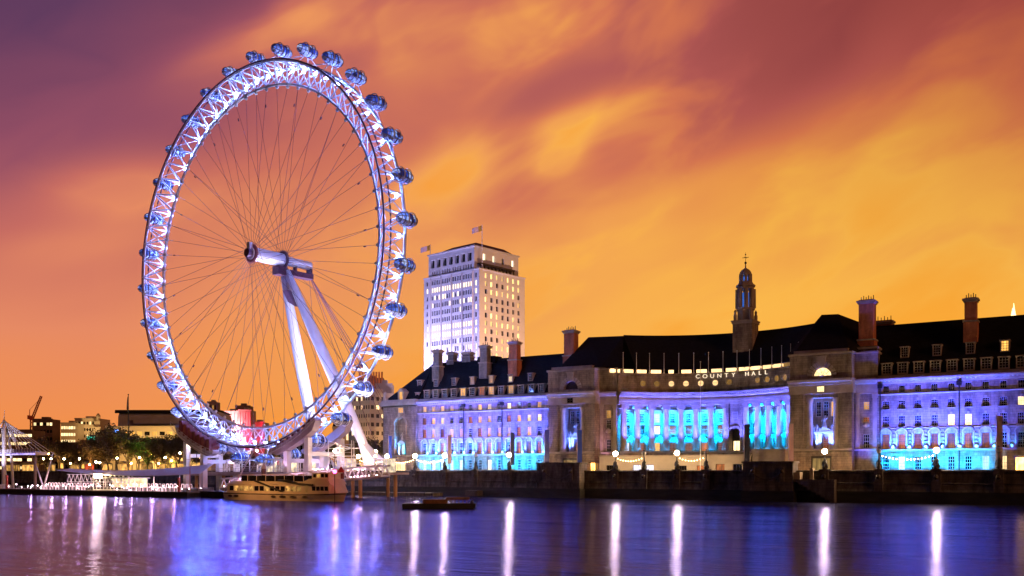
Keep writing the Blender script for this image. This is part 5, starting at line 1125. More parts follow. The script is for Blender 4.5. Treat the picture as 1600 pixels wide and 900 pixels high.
b = MB(); lattice(b, (x_, 820, zc), (PX(45, 820), 820, PZ(651, 820)), 0.8, 3); b.box(PX(44, 820), PX(46.5, 820), 818.5, 821.5, PZ(655, 820), PZ(649, 820)); b.tube((PX(46, 820), 820, PZ(650, 820)), (PX(46.5, 820), 820, PZ(640, 820)), 0.3, n=5); b.tube((PX(46.5, 820), 820, PZ(640, 820)), (PX(60, 820), 820, PZ(626, 820)), 0.15, n=4); b.box(x_-1.3, x_+1.6, 818.6, 821.4, zc-2.5, zc+0.5); b.build('counter_jib', MT['cranered'], t)
# tall dark flag mast in the trees
t = thing('flag_mast', 'tall dark flagpole with furled flag rising from the trees at left', 'flagpole', GEO, (PX(200, 420), 420, 6.5)); x_ = PX(200.5, 420); b = MB(); b.tube((x_, 420, 6.5), (x_, 420, PZ(617, 420)), 0.32, 0.16, 8); b.ball((x_, 420, PZ(616.5, 420)), 0.3); b.build('pole', MT['lead'], t)
b = MB(); b.lathe((x_-0.25, 420, PZ(643, 420)), [(0.15, 0), (0.55, 1.2), (0.45, 3), (0.3, 5), (0.1, 6.5)], 8, 0, True, 1, 0.5); b.build('flag', MT['b_brown'], t)
# ------------------------------------------------------------------ trees
paint('darkred', (0.16, 0.02, 0.02)); paint('redpaint', (0.5, 0.03, 0.03))
MT['bark'] = noise_mat('plane_bark', (0.085, 0.065, 0.045), 0.9, 0.4, 1.2)
MT['leaf'] = noise_mat('young_leaves', (0.070, 0.058, 0.022), 0.7, 0.45, 0.5)
MT['leaf2'] = noise_mat('brown_buds', (0.08, 0.05, 0.024), 0.7, 0.4, 0.5)
def tree_mesh(seed, H, R, leaves=2600, leaf=0.34):
    r = random.Random(seed); b = MB(); c = MB(); tips = []
    def limb(p, d, ln, rad, lev):
        pts = [p]; q = Vector(p); dd = Vector(d)
        for i in range(4):
            dd = (dd + Vector((r.uniform(-.22, .22), r.uniform(-.22, .22), r.uniform(-0.06, .16)))).normalized(); q = q+dd*ln/4; pts.append(q.copy())
        b.path(pts, [rad, rad*.9, rad*.78, rad*.66, rad*.55], 6 if lev < 2 else 4)
        if lev >= 2:
            for k in range(2, 5): tips.append((pts[k], ln))
        if lev < 4:
            for k in range(3 if lev < 3 else 2):
                a = r.uniform(0, 2*pi); sp_ = r.uniform(0.45, 0.95); o = dd.orthogonal().normalized(); o = Matrix.Rotation(a, 3, dd) @ o
                limb(pts[r.choice((2, 3, 4))], (dd+o*sp_+Vector((0, 0, .12))).normalized(), ln*r.uniform(.58, .76), rad*.5, lev+1)
    limb(Vector((0, 0, 0)), Vector((0, 0, 1)), H*0.34, H*0.021, 0)
    for k in range(5):
        a = 2*pi*k/5+r.uniform(-.4, .4); limb(Vector((0, 0, H*r.uniform(.18, .32))), Vector((cos(a)*R/H*1.6, sin(a)*R/H*1.6, .85)).normalized(), H*0.33, H*0.012, 1)
    for i in range(leaves):
        p, ln = r.choice(tips); q = p+Vector((r.gauss(0, 1), r.gauss(0, 1), r.gauss(0, .8)))*H*0.036
        if q.z < H*0.2: continue
        u = Vector((r.gauss(0, 1), r.gauss(0, 1), r.gauss(0, 1))).normalized(); v_ = u.orthogonal().normalized(); s_ = leaf*r.uniform(.6, 1.5)
        c.add([q-u*s_, q+v_*s_*.6, q+u*s_, q-v_*s_*.6], [(0, 1, 2, 3)], 0 if r.random() < .6 else 1)
    return b, c
TREES = []
def plant(label, fr, pos, H, R, var, group, leaves=2600, leaf=0.34, name='plane_tree', sc=1.0, rot=0.0, mats=('leaf', 'leaf2')):
    key = (var, H, R, leaves, mats)
    for k, t in TREES:
        if k == key: o = copy_tree(t); break
    else:
        o = bpy.data.objects.new(name, None); COL.objects.link(o); ROOT[o.name] = (GEO, Vector((0, 0, 0)))
        b, c = tree_mesh(var, H, R, leaves, leaf); b.build('trunk', MT['bark'], o, raw=True); c.build('crown', [MT[mats[0]], MT[mats[1]]], o, raw=True); TREES.append((key, o))
    o.location = fr.w(pos); o.rotation_euler = (0, 0, rot); o.scale = (sc, sc, sc*(1+0.1*sin(rot*3))); tag(o, label, 'tree', group); return o
rt = random.Random(21)
tx = [58, 74, 92, 108, 126, 141, 157, 170, 184, 199, 214, 231, 246, 262, 279, 296]
for i, px in enumerate(tx):
    T = 262+rt.uniform(-3, 9); k = T/(BANK.w((0, 1, 0)).x*0+1)
    a = (px-800)/1500; s_ = (0.84520*a-0.53446)/(0.53446*a+0.84520)*T
    plant('%s plane tree from the left in the dark row along the promenade' % ORD[i], BANK, (s_, T, 6.5), 17.5, 6.0, i % 4, 'plane trees along the promenade at left', 4200, 0.33, sc=rt.uniform(0.86, 1.10) if i not in (7, 8, 13) else 1.16, rot=i*1.9)
for i, (px, Zd, sc, lab) in enumerate([(571, 420, 0.95, 'small bare tree in front of the beige office block'), (596, 415, 0.85, 'bushy tree beside the end corner of the hall'), (527, 430, 0.75, 'low round tree left of the white leg foot'), (552, 436, 0.7, 'tree half hidden behind the white leg foot'), (505, 450, 0.75, 'tree behind the boarding deck, left of the ochre building'), (470, 470, 0.7, 'tree under the right part of the wheel'), (425, 480, 0.7, 'tree under the bottom of the wheel'), (380, 470, 0.72, 'tree behind the glass kiosks under the wheel'), (340, 450, 0.8, 'tree behind the left drive tower')]):
    plant(lab, GEO, (PX(px, Zd), Zd, 6.5), 17.5, 6.0, i % 4, None, 4200, 0.33, sc=sc, rot=i*2.3)
# lamps along the promenade at left
MT['plamp'] = glow('promenade_globe', (1.0, 0.62, 0.28), 110); MT['plampy'] = glow('amber_globe', (1.0, 0.42, 0.08), 130); MT['redlamp'] = glow('red_signal', (1.0, 0.02, 0.10), 45)
PL = [(68, 717), (80, 717), (100, 717), (124, 717), (150, 722), (156, 723), (183, 716), (218, 715), (258, 715), (281, 708), (313, 714)]
AL = [(76, 709), (110, 724), (140, 726), (205, 724), (237, 710), (248, 724), (268, 720)]
for lst, T, key, txt in ((PL, 246, 'plamp', '%s white globe lamp from the left along the river edge under the trees'), (AL, 258, 'plampy', '%s amber lamp from the left among the tree trunks')):
    for i, (px, py) in enumerate(lst):
        a = (px-800)/1500; q_ = T/(0.53446*a+0.8452); s_ = (0.8452*a-0.53446)*q_; z = 7.5+(737-py)/1500*q_
        t = thing('promenade_lamp', txt % ORD[i], 'street lamp', BANK, (s_, T, 6.5), 'lamps under the plane trees')
        b = MB(); b.tube((s_, T, 6.5), (s_, T, z-0.3), 0.11, 0.08, 6); b.lathe((s_, T, 6.5), [(0.4, 0), (0.3, 0.8), (0.12, 1.4)], 8); b.build('lamp_post', MT['lead'], t)
        b = MB(); b.ball((s_, T, z), 0.36, 0, 10, 8); b.build('lamp_globe', MT[key], t)
# stalls and lit fronts behind the trees
MT['stall'] = glow('lit_stall_front', (1.0, 0.5, 0.12), 0.8, 0.5, 0.9, 0.5, (1, 1, 1)); MT['stallg'] = glow('green_lit_leaves', (0.25, 0.9, 0.02), 0.9, 0.2, 0.8, 0.6, (1, 1, 1)); MT['stallr'] = glow('red_lit_front', (1.0, 0.12, 0.04), 0.9, 0.3, 0.6, 0.5, (1, 1, 1))
def stall(px, w, h, T, key, label):
    a = (px-800)/1500; q_ = T/(0.53446*a+0.8452); u = (0.8452*a-0.53446)*q_
    t = thing('market_stall', label, 'stall', BANK, (u, T, 6.5), 'lit stalls behind the trees'); b = MB()
    b.box(u-w/2, u+w/2, T+2.4, T+2.6, 6.5, 6.5+h, 0); b.prism([(u-w/2-0.5, 6.5+h), (u+w/2+0.5, 6.5+h), (u, 6.5+h+1.3)], T-0.6, T+2.8, 1)
    for x in (-w/2, w/2): b.box(u+x-0.1, u+x+0.1, T-0.1, T+0.1, 6.5, 6.5+h, 0)
    b.box(u-w/2, u+w/2, T-0.1, T+0.5, 6.5, 7.5, 0); b.build('stall_frame', [MT['bronze'], MT['cream']], t)
    b = MB(); b.quad((u-w/2+.1, T+2.35, 7.5), (u+w/2-.1, T+2.35, 7.5), (u+w/2-.1, T+2.35, 6.4+h), (u-w/2+.1, T+2.35, 6.4+h)); b.build('lit_panel', MT[key], t)
for i, (px, w, key, nm) in enumerate([(10, 16, 'stall', 'far left beneath the footbridge'), (40, 14, 'stall', 'just right of the footbridge pylon'), (72, 8, 'stall', 'below the crane'), (110, 9, 'stall', 'under the stepped wing'), (133, 7, 'stallr', 'red one beside the amber ones'), (160, 8, 'stall', 'under the tall stepped block'), (190, 9, 'stall', 'left of the tall dark flagpole'), (222, 8, 'stall', 'right of the tall dark flagpole'), (250, 8, 'stall', 'beside the green lit tree'), (275, 8, 'stall', 'left of the left drive tower')]):
    stall(px, w, 4.5, 276, key, 'small lit stall behind the trunks, ' + nm)
for px, T, col, pw in [(20, 262, (1, .5, .12), 1500), (60, 262, (1, .5, .15), 1500), (105, 262, (1, .5, .12), 1800), (135, 258, (1, .42, .1), 1800), (165, 262, (1, .5, .12), 1800), (205, 262, (1, .5, .12), 1800), (268, 266, (1, .55, .12), 2500), (233, 262, (0.25, 1.0, 0.05), 3500)]:
    a = (px-800)/1500; q_ = T/(0.53446*a+0.8452); u = (0.8452*a-0.53446)*q_; lamp_spot(BANK, (u, T-6, 6.8), (u, T, 15), pw*6.0, col, 130, 1, 0.3)

# ------------------------------------------------------------------ footbridge at far left
fb = thing('footbridge', 'white cable-stayed footbridge with a tall lit pylon at far left', 'footbridge', BANK, (-393, 224, 0))
b = MB(); zt = 31.5; pu, pT = -391.0, 224.0
b.path([(pu, pT, 0), (pu, pT, 12), (pu, pT, 24), (pu, pT, zt-2.5)], [1.0, 0.9, 0.75, 0.5], 12); b.path([(pu+4.2, pT+1.5, 0), (pu+3.6, pT+1, 14), (pu+1.6, pT+.5, zt-5)], [0.6, 0.55, 0.4], 10); b.tube((pu, pT, zt-3), (pu+0.3, pT, zt+1.5), 0.25, 0.06, 6); b.lathe((pu, pT, 0), [(3.6, -1), (3.8, 1.2), (2.0, 2.2)], 14); b.build('pylon', MT['white'], fb)
b = MB()
for sx in (-1, 1):
    for i in range(7): b.tube((pu, pT, zt-2.8), (pu+sx*(3+3.3*i), pT+4+i*1.0, 16.4 if sx < 0 else 16.4-0.5*i), 0.16, n=5)
    for i in range(6): b.path([(pu, pT, zt-2.5), (pu+sx*(2.4+.8*i), pT, zt-4.2-.7*i), (pu+sx*(4+1.7*i), pT, zt-8.5-1.6*i)], 0.14, 5)
b.build('stay_cable', MT['white'], fb)
b = MB(); b.box(-428, -368.5, 224, 229, 14.2, 15.6, 0); b.box(-428, -368.5, 223.8, 223.95, 15.6, 16.7, 1)
for i in range(30): b.box(-428+i*2, -427.6+i*2, 223.7, 224.0, 14.2, 16.9, 0)
b.build('deck', [MT['white'], MT['pinkgrey']], fb)
b = MB(); b.tube((-372, 226, 0), (-372, 226, 14.2), 0.6, n=10); b.build('deck_pier', MT['pinkgrey'], fb)
MT['strip_v'] = glow('violet_deck_strip', (0.45, 0.35, 1.0), 2.2, 0, 0.6, 0.6, (1, 1, 1)); b = MB(); b.box(-428, -368.5, 223.55, 223.68, 14.5, 14.8); b.build('deck_light', MT['strip_v'], fb)
lamp_spot(BANK, (-388, 216, 3), (-391, 224, 24), 30000, (0.75, 0.7, 1.0), 60, 1, 0.3)
t = thing('lit_sign', 'small blue lit sign above the trees beside the footbridge', 'sign', BANK, (-372, 262, 6.5)); b = MB(); b.ball((-372, 262, 24.3), 0.9, 0, 8, 6); b.ball((-370.2, 262, 25.2), 0.9, 0, 8, 6); MT['bluesign'] = glow('blue_sign', (0.1, 0.3, 1), 5); b.build('sign_face', MT['bluesign'], t); b = MB(); b.tube((-371.2, 262.4, 6.5), (-371.2, 262.4, 25), 0.15, n=6); b.build('sign_post', MT['lead'], t)

# ------------------------------------------------------------------ landing pier
pier = thing('landing_pier', 'long low floating pier with a lit ticket hall and pink lit railings', 'pier', BANK, (-274, 188, 0))
b = MB(); b.box(-322, -226, 183.0, 194, -0.5, 1.35, 0); b.box(-322.3, -225.7, 182.7, 194.2, 1.35, 1.7, 1); b.prism([(-326, 1.7), (-322, 1.7), (-322, -0.5), (-324, -0.5)], 183.2, 193.8, 0); b.build('pontoon', [MT['lead'], MT['asphalt']], pier)
MT['railglow'] = glow('pink_lit_rail_panel', (1.0, 0.52, 0.62), 0.55, 0.2, 0.7, 2.2, (1, 1, 1)); MT['railtube'] = noise_mat('steel_handrail', (0.55, 0.5, 0.5), 0.35, 0.1, 1, 0.3)
MT['spotpink'] = glow('pink_rail_light', (1.0, 0.70, 0.80), 45)
def railing(parent, u0, u1, T, z, name='railing', step=1.6, h=1.1):
    b = MB(); n = int((u1-u0)/step)
    for i in range(n+1): u = u0+(u1-u0)*i/n; b.tube((u, T, z), (u, T, z+h), 0.05, n=5)
    for k in (0.35, 0.7, 1.0): b.tube((u0, T, z+h*k), (u1, T, z+h*k), 0.04, n=5)
    b.build(name, MT['railtube'], parent)
railing(pier, -321, -272, 183.4, 1.7); railing(pier, -256, -227, 183.4, 1.7); railing(pier, -321, -227, 193.4, 1.7)
pl = MB(); pl.ball((0, 0, 0), 0.11, 0, 6, 4); plo = None
def dots(parent, pts):
    global plo
    base = ROOT[root_of(parent).name][1]
    for p in pts:
        if plo is None: plo = pl.build('rail_light', MT['spotpink'], parent, raw=True); o = plo
        else: o = copy_part(plo, parent, (0, 0, 0))
        o.location = Vector(p)-base
hp = MB(); hp.path([(-0.55, 0, 0), (-0.55, 0, 0.95), (-0.4, 0, 1.2), (0.4, 0, 1.2), (0.55, 0, 0.95), (0.55, 0, 0)], 0.07, 5); hpo = None
MT['hoop'] = glow('glowing_handrail', (1.0, 0.60, 0.66), 2.2, 0.7, 0.5, 1.0, (1, 1, 1))  # pink light on the rail hoops put into their own emission
rr = random.Random(3)
for T_, z_, ua_, ub_ in ((184.6, 1.7, -300, -274), (188.5, 2.6, -302, -274), (184.6, 1.7, -254, -228), (188.5, 2.6, -254, -228)):
    for i in range(int((ub_-ua_)/1.75)):
        if hpo is None: hpo = hp.build('glowing_handrail', MT['hoop'], pier, raw=True); o = hpo
        else: o = copy_part(hpo, pier, (0, 0, 0))
        o.location = Vector((ua_+1.75*i, T_, z_))-Vector((-274, 188, 0))
b = MB(); b.box(-303, -227, 187.6, 193, 1.7, 2.55); b.build('raised_deck', MT['asphalt'], pier)
dots(pier, [(-320+i*1.55, 184.0+rr.choice((0, 3, 6)), 2.5+rr.uniform(-0.5, 0.9)) for i in range(60)])
b = MB()                                                  # ticket hall and its sheltering canopy
b.box(-273, -255.5, 185.0, 192, 1.7, 1.95, 0); b.box(-273, -255.5, 191.8, 192, 1.95, 5.4, 0); b.box(-273.6, -254.9, 184.6, 192.4, 5.4, 5.75, 0)
for i in range(11): u = -273+1.75*i; b.box(u-0.08, u+0.08, 184.95, 185.1, 1.95, 5.4, 0)
b.box(-273, -255.5, 184.98, 185.06, 3.5, 3.62, 0); b.build('ticket_hall', MT['white'], pier)
MT['hall_lit'] = glow('ticket_hall_glow', (1.0, 0.72, 0.36), 1.5, 0.1, 0.6, 0.5, (1, 1, 1)); MT['hall_hot'] = glow('bright_hall_lamp', (1.0, 0.66, 0.28), 150)
b = MB(); b.quad((-272.8, 191.6, 1.95), (-255.6, 191.6, 1.95), (-255.6, 191.6, 5.4), (-272.8, 191.6, 5.4)); b.build('hall_interior', MT['hall_lit'], pier)
b = MB(); b.box(-271.5, -268.0, 184.2, 184.5, 5.8, 6.8); b.build('hall_lamp', MT['hall_hot'], pier)
b = MB()
def canopy(b, u0, u1, T0, T1, z0, z1, sag, n=16, th=0.14):
    for i in range(n):
        a, c = i/n, (i+1)/n; za = z0+(z1-z0)*a-sag*4*a*(1-a); zc_ = z0+(z1-z0)*c-sag*4*c*(1-c); dr, dq = 0.5+2.4*a, 0.5+2.4*c; ua, uc_ = u0+(u1-u0)*a, u0+(u1-u0)*c
        b.add([(ua, T0, za-dr), (uc_, T0, zc_-dq), (uc_, T1, zc_), (ua, T1, za), (ua, T0, za-dr+th), (uc_, T0, zc_-dq+th), (uc_, T1, zc_+th), (ua, T1, za+th)], [(3, 2, 1, 0), (4, 5, 6, 7), (0, 1, 5, 4), (2, 3, 7, 6), (0, 4, 7, 3), (1, 2, 6, 5)], 0)
canopy(b, -294, -224, 186, 191, 8.4, 9.8, 1.2); b.build('canopy', MT['white'], pier)
for u in (-287, -274, -262, -250, -238, -229): b = MB(); b.tube((u, 190, 1.7), (u, 190, 7.0), 0.14, n=6); b.build('canopy_post', MT['white'], pier)
b = MB()
for i in range(16): u = -296+2.2*i; b.tube((u, 191, 4.2), (u+1.1, 191, 6.6), 0.12, n=5); b.tube((u+1.1, 191, 6.6), (u+2.2, 191, 4.2), 0.12, n=5)
b.tube((-296, 191, 4.2), (-260.8, 191, 4.2), 0.16, n=6); b.tube((-296, 191, 6.6), (-260.8, 191, 6.6), 0.16, n=6); b.build('canopy_truss', MT['white'], pier)
b = MB(); b.path([(-301.5, 186, 1.7), (-298.6, 186, 8), (-296, 186, 13.8)], [0.32, 0.28, 0.10], 8); b.path([(-301.8, 186.4, 1.7), (-305.5, 187, 6.5), (-308.8, 187.5, 11)], [0.3, 0.26, 0.14], 8); b.build('mast', MT['white'], pier)
b = MB(); b.tube((-228.5, 186, 1.7), (-228.5, 186, 13.2), 0.12, 0.06, 6); b.tube((-230.3, 186, 11), (-226.8, 186, 11), 0.05, n=4); b.build('signal_mast', MT['cranered'], pier)
for (u, z) in ((-318.6, 6.0), (-318.6, 4.7), (-230.2, 5.4), (-230.2, 3.9)):
    b = MB(); b.ball((u, 183.5, z), 0.30, 0, 8, 6); b.tube((u, 183.5, z), (u, 183.5, z+0.01), 0.02); b.build('signal_lamp', MT['redlamp'], pier)
b = MB(); b.box(-318.9, -318.3, 183.2, 183.8, 1.7, 6.4); b.box(-230.5, -229.9, 183.2, 183.8, 1.7, 5.8); b.build('signal_post', MT['cranered'], pier)
for u in (-312, -300, -292, -284, -276, -266, -258, -248, -238): lamp_point(BANK, (u, 188, 3.6), 420, (1.0, 0.52, 0.60), 0.2)
for u in (-270, -262): lamp_point(BANK, (u, 187, 4.6), 500, (1.0, 0.72, 0.38), 0.3)
lamp_point(BANK, (-269.8, 183.2, 6.8), 600, (1.0, 0.74, 0.42), 0.3); lamp_point(BANK, (-250, 189, 4.5), 250, (1, 0.6, 0.45), 0.3)

# gangway truss from the pier up to the deck under the wheel
gw = thing('gangway', 'white triangulated gangway rising from the pier to the deck behind the boat', 'gangway', BANK, (-224, 196, 2))
def gz(u): return 2.6+(u+226)*(3.8/62)
b = MB(); ua, ub = -226.0, -164.0; n = 21
for T in (195.0, 198.5):
    for dz in (0, 2.7): b.tube((ua, T, gz(ua)+dz), (ub, T, gz(ub)+dz), 0.25, n=6)
    for i in range(n):
        u0 = ua+(ub-ua)*i/n; u1 = ua+(ub-ua)*(i+1)/n; um = (u0+u1)/2
        b.tube((u0, T, gz(u0)), (um, T, gz(um)+2.7), 0.17, n=5); b.tube((um, T, gz(um)+2.7), (u1, T, gz(u1)), 0.17, n=5)
b.build('truss', MT['white'], gw)
b = MB(); b.add([(ua, 195, gz(ua)-0.2), (ub, 195, gz(ub)-0.2), (ub, 198.5, gz(ub)-0.2), (ua, 198.5, gz(ua)-0.2), (ua, 195, gz(ua)-0.5), (ub, 195, gz(ub)-0.5), (ub, 198.5, gz(ub)-0.5), (ua, 198.5, gz(ua)-0.5)], [(0, 1, 2, 3), (7, 6, 5, 4), (0, 4, 5, 1), (2, 6, 7, 3)]); b.build('walkway', MT['pinkgrey'], gw)
dots(gw, [(ua+1+i*1.5, 195.6, gz(ua+1+i*1.5)+0.5+0.25*(i % 2)) for i in range(14)]+[(-196+i*1.3, 195.6, gz(-196+i*1.3)+0.35) for i in range(24)])
for u in (-220, -210, -198, -186, -175): lamp_point(BANK, (u, 196.8, gz(u)+1.6), 420, (1.0, 0.5, 0.72), 0.2); lamp_point(BANK, (u+4, 193.6, gz(u)+1.2), 160, (1.0, 0.5, 0.8), 0.2)
b = MB(); b.tube((-214, 197, -1), (-196.0, 197, 16), 0.01, n=4) if False else b.tube((-222.5, 195.4, 1.0), (-212.0, 197, 16.0), 0.20, 0.14, 6); b.build('raking_mast', MT['pinkgrey'], gw)
t = thing('work_pontoon', 'low dark pontoon lying between the pier and the white boat', 'pontoon', BANK, (-214, 190, 0)); b = MB(); b.box(-225, -203, 187, 194.5, -0.4, 1.6, 0); b.box(-225.2, -202.8, 186.8, 194.7, 1.6, 1.85, 0); b.build('pontoon', MT['wet'], t); b = MB()
for i in range(8): b.tube((-224+2.8*i, 187.2, 1.8), (-224+2.8*i, 187.2, 2.8), 0.05, n=5)
b.tube((-224, 187.2, 2.8), (-204.4, 187.2, 2.8), 0.04, n=5); b.build('railing', MT['lead'], t)

# ------------------------------------------------------------------ boarding deck and drive towers under the wheel
deck = thing('boarding_deck', 'steel boarding deck on columns under the wheel with violet lit frames and glass kiosks', 'boarding deck', WH, (0, 4, 0))
b = MB(); b.box(-34, 52, -3, 14, 6.6, 7.3, 0); b.box(-34, 52, -3.3, -3.0, 6.2, 7.5, 0); b.build('platform', MT['pinkgrey'], deck)
b = MB()
for u in (-31, -16, 6, 24, 45.2, 48.3):
    for v in (-2.2, 12): b = MB(); b.tube((u, v, -1.5), (u, v, 6.6), 0.55, n=10); b.build('pile', MT['ochre'], deck)
for sgn in (-1, 1):
    b = MB()
    for (u, v) in ((21, -6.2), (30.5, -6.2), (21, 6.5), (30.5, 6.5)):
        zt_ = 13.6 if u < 25 else 17.5; b = MB(); b.box(sgn*u-0.85, sgn*u+0.85, v-0.8, v+0.8, -1.0, zt_); b.build('drive_column', MT['white'], deck)
    b = MB()
    b.box(sgn*21-0.6, sgn*21+0.6, -6, 6.5, 10.2, 11.4); b.box(sgn*30.5-0.6, sgn*30.5+0.6, -6, 6.5, 12.2, 13.4); b.build('drive_beam', MT['white'], deck)
    for v0, v1 in ((-7.6, -5.2), (4.9, 7.2)):             # curved cradles that follow the rim on both sides
        b = MB()
        for i in range(8):
            pa = [rp(-pi/2+sgn*radians(13.0+2.6*(i+j)), 62.6, 0) for j in (0, 1)]; po = [rp(-pi/2+sgn*radians(13.0+2.6*(i+j)), 65.2 if not (i+j in (0, 8)) else 63.6, 0) for j in (0, 1)]
            b.add([(pa[0][0], v0, pa[0][2]), (pa[1][0], v0, pa[1][2]), (po[1][0], v0, po[1][2]), (po[0][0], v0, po[0][2]), (pa[0][0], v1, pa[0][2]), (pa[1][0], v1, pa[1][2]), (po[1][0], v1, po[1][2]), (po[0][0], v1, po[0][2])],
                  [(0, 1, 2, 3), (7, 6, 5, 4), (0, 4, 5, 1), (3, 2, 6, 7), (1, 5, 6, 2), (0, 3, 7, 4)])
        b.build('rim_cradle', MT['pinkgrey'], deck)
    b = MB()                                              # drive motors and tyres pressing on the rail
    for i in range(7):
        b = MB(); p = rp(-pi/2+sgn*radians(15.0+2.6*i), 60.9 if sgn < 0 else 61.6, -5.9); 
        if sgn < 0: b.tube((p[0], -7.4, p[2]-0.6), (p[0], -4.6, p[2]-0.6), 1.15, n=12); b.box(p[0]-0.8, p[0]+0.8, -8.4, -5.6, p[2]-2.2, p[2]+1.4)
        else: b.tube((p[0], -6.6, p[2]), (p[0], -5.0, p[2]), 0.6, n=10)
        b.build('drive_motor', MT['darkred'], deck)
    railing_pts = [rp(-pi/2+sgn*radians(13+2.2*i), 63.2, 0) for i in range(11)]; b = MB()
    for p in railing_pts: b.tube((p[0], -8.6, p[2]-1.0), (p[0], -8.6, p[2]+0.9), 0.06, n=5)
    b.path([(p[0], -8.6, p[2]+0.9) for p in railing_pts], 0.05, 5); b.path([(p[0], -8.6, p[2]-0.1) for p in railing_pts], 0.04, 5); b.path([(p[0], -8.6, p[2]-1.0) for p in railing_pts], 0.12, 5); b.build('railing', MT['railtube'], deck)
b = MB()
for u in range(-14, 19, 4):
    b.box(u-0.12, u+0.12, -2.6, -2.3, 7.3, 11.5); b.box(u-0.12, u+0.12, 3.4, 3.7, 7.3, 11.0)
    b.tube((u, -2.45, 11.4), (u, 3.5, 11.0), 0.12, n=5)
    if u < 16: b.tube((u, -2.45, 7.4), (u+4, -2.45, 11.4), 0.08, n=5)
b.tube((-14, -2.45, 11.4), (18, -2.45, 11.4), 0.14, n=6); b.tube((-14, -2.45, 9.2), (18, -2.45, 9.2), 0.08, n=5); b.build('walkway_frame', MT['white'], deck)
MT['kioskglass'] = glow('lit_kiosk_glass', (1.0, 0.80, 0.52), 1.0, 0.3, 0.7, 0.8, (1, 1, 1))
for (u, w, h) in ((-8, 5.5, 4.2), (2, 7.5, 4.6), (12, 4.5, 3.8), (-27, 3.0, 3.2), (30, 5, 4), (47, 5, 4)):
    b = MB(); b.box(u-w/2-0.3, u+w/2+0.3, 6.6, 11.3, 7.3+h, 7.55+h)
    for x in (-0.5, -0.17, 0.17, 0.5): b.box(u+w*x-0.08, u+w*x+0.08, 6.9, 7.1, 7.3, 7.3+h)
    b.box(u-w/2, u+w/2, 10.8, 11, 7.3, 7.3+h); b.box(u-w/2, u+w/2, 6.92, 7.08, 8.2, 8.3); kf = b.build('glass_kiosk', MT['white'], deck)
    b = MB(); b.quad((u-w/2, 10.6, 7.3), (u+w/2, 10.6, 7.3), (u+w/2, 10.6, 7.3+h), (u-w/2, 10.6, 7.3+h)); b.build('lit_interior', MT['kioskglass'], kf)
b = MB()
for u in range(-33, 53, 2): b.tube((u, -3.1, 7.3), (u, -3.1, 8.5), 0.05, n=5)
b.tube((-33, -3.1, 8.5), (52, -3.1, 8.5), 0.05, n=5); b.tube((-33, -3.1, 7.9), (52, -3.1, 7.9), 0.04, n=5); b.build('railing', MT['railtube'], deck)
for k_ in range(5): pass
b = MB()                                                  # open steel stair tower to the right
for k_ in range(4):
    z = 7.4+k_*2.3; b.box(34, 44, -1.5, 4, z, z+0.15)
    b.tube((34+(k_ % 2)*10, -1.6, z), (44-(k_ % 2)*10, -1.6, z+2.3), 0.12, n=5); b.tube((34, -1.6, z+1.1), (44, -1.6, z+1.1), 0.05, n=5)
for u in (34, 39, 44): b.tube((u, -1.5, 7.3), (u, -1.5, 16.6), 0.12, n=6); b.tube((u, 4, 7.3), (u, 4, 16.6), 0.12, n=6)
b.build('stair_tower', MT['white'], deck)
dots(deck, [(26+i*1.0, -2.9, 8.0+0.3*(i % 2)) for i in range(26)])
MT['whitelamp'] = glow('white_deck_lamp', (1.0, 0.72, 0.42), 260)
for (u, v, z) in ((38, -2.6, 13.6), (-27.5, -4.5, 16.0), (-12, 8, 14.5), (0, 8, 14.6), (50, 2, 12.0)):
    b = MB(); b.tube((u, v, 7.3), (u, v, z-0.3), 0.10, n=6); b.build('lamp_post', MT['lead'], deck); b = MB(); b.ball((u, v, z), 0.38 if u == 38 else 0.28, 0, 10, 8); b.build('deck_lamp', MT['whitelamp'], deck)
for (u, c_, p_) in ((-26, (0.8, 0.6, 1), 800), (-20, (1.0, 0.6, 0.7), 500), (-8, (1, .72, .5), 700), (3, (1, .75, .5), 900), (13, (1, .5, .6), 500), (24, (0.75, 0.5, 1), 900), (34, (0.85, 0.5, 1), 900), (46, (0.8, 0.55, 1), 700), (50, (0.9, 0.6, 1), 600)):
    lamp_point(WH, (u, 4.2, 10.2), p_*0.4, c_, 0.3); lamp_point(WH, (u, -1.8, 9.0), p_*0.10, c_, 0.3)
MT['redtent'] = noise_mat('red_awning', (0.6, 0.06, 0.05), 0.6, 0.2, 1)
t = thing('red_awning', 'small red awning booth under the left half of the wheel', 'awning', WH, (-14, 16, 7.3)); b = MB(); b.prism([(-17, 10.2), (-9, 9.6), (-11.5, 12.0), (-15, 12.2)], 15, 18); b.build('awning_cloth', MT['redtent'], t); b = MB()
for u in (-16.6, -9.4): b.tube((u, 15.2, 6.5), (u, 15.2, 9.9), 0.08, n=5); b.tube((u, 17.8, 6.5), (u, 17.8, 9.9), 0.08, n=5)
b.box(-16.6, -9.4, 17.6, 17.8, 6.5, 9.0); b.build('awning_frame', MT['cream'], t)

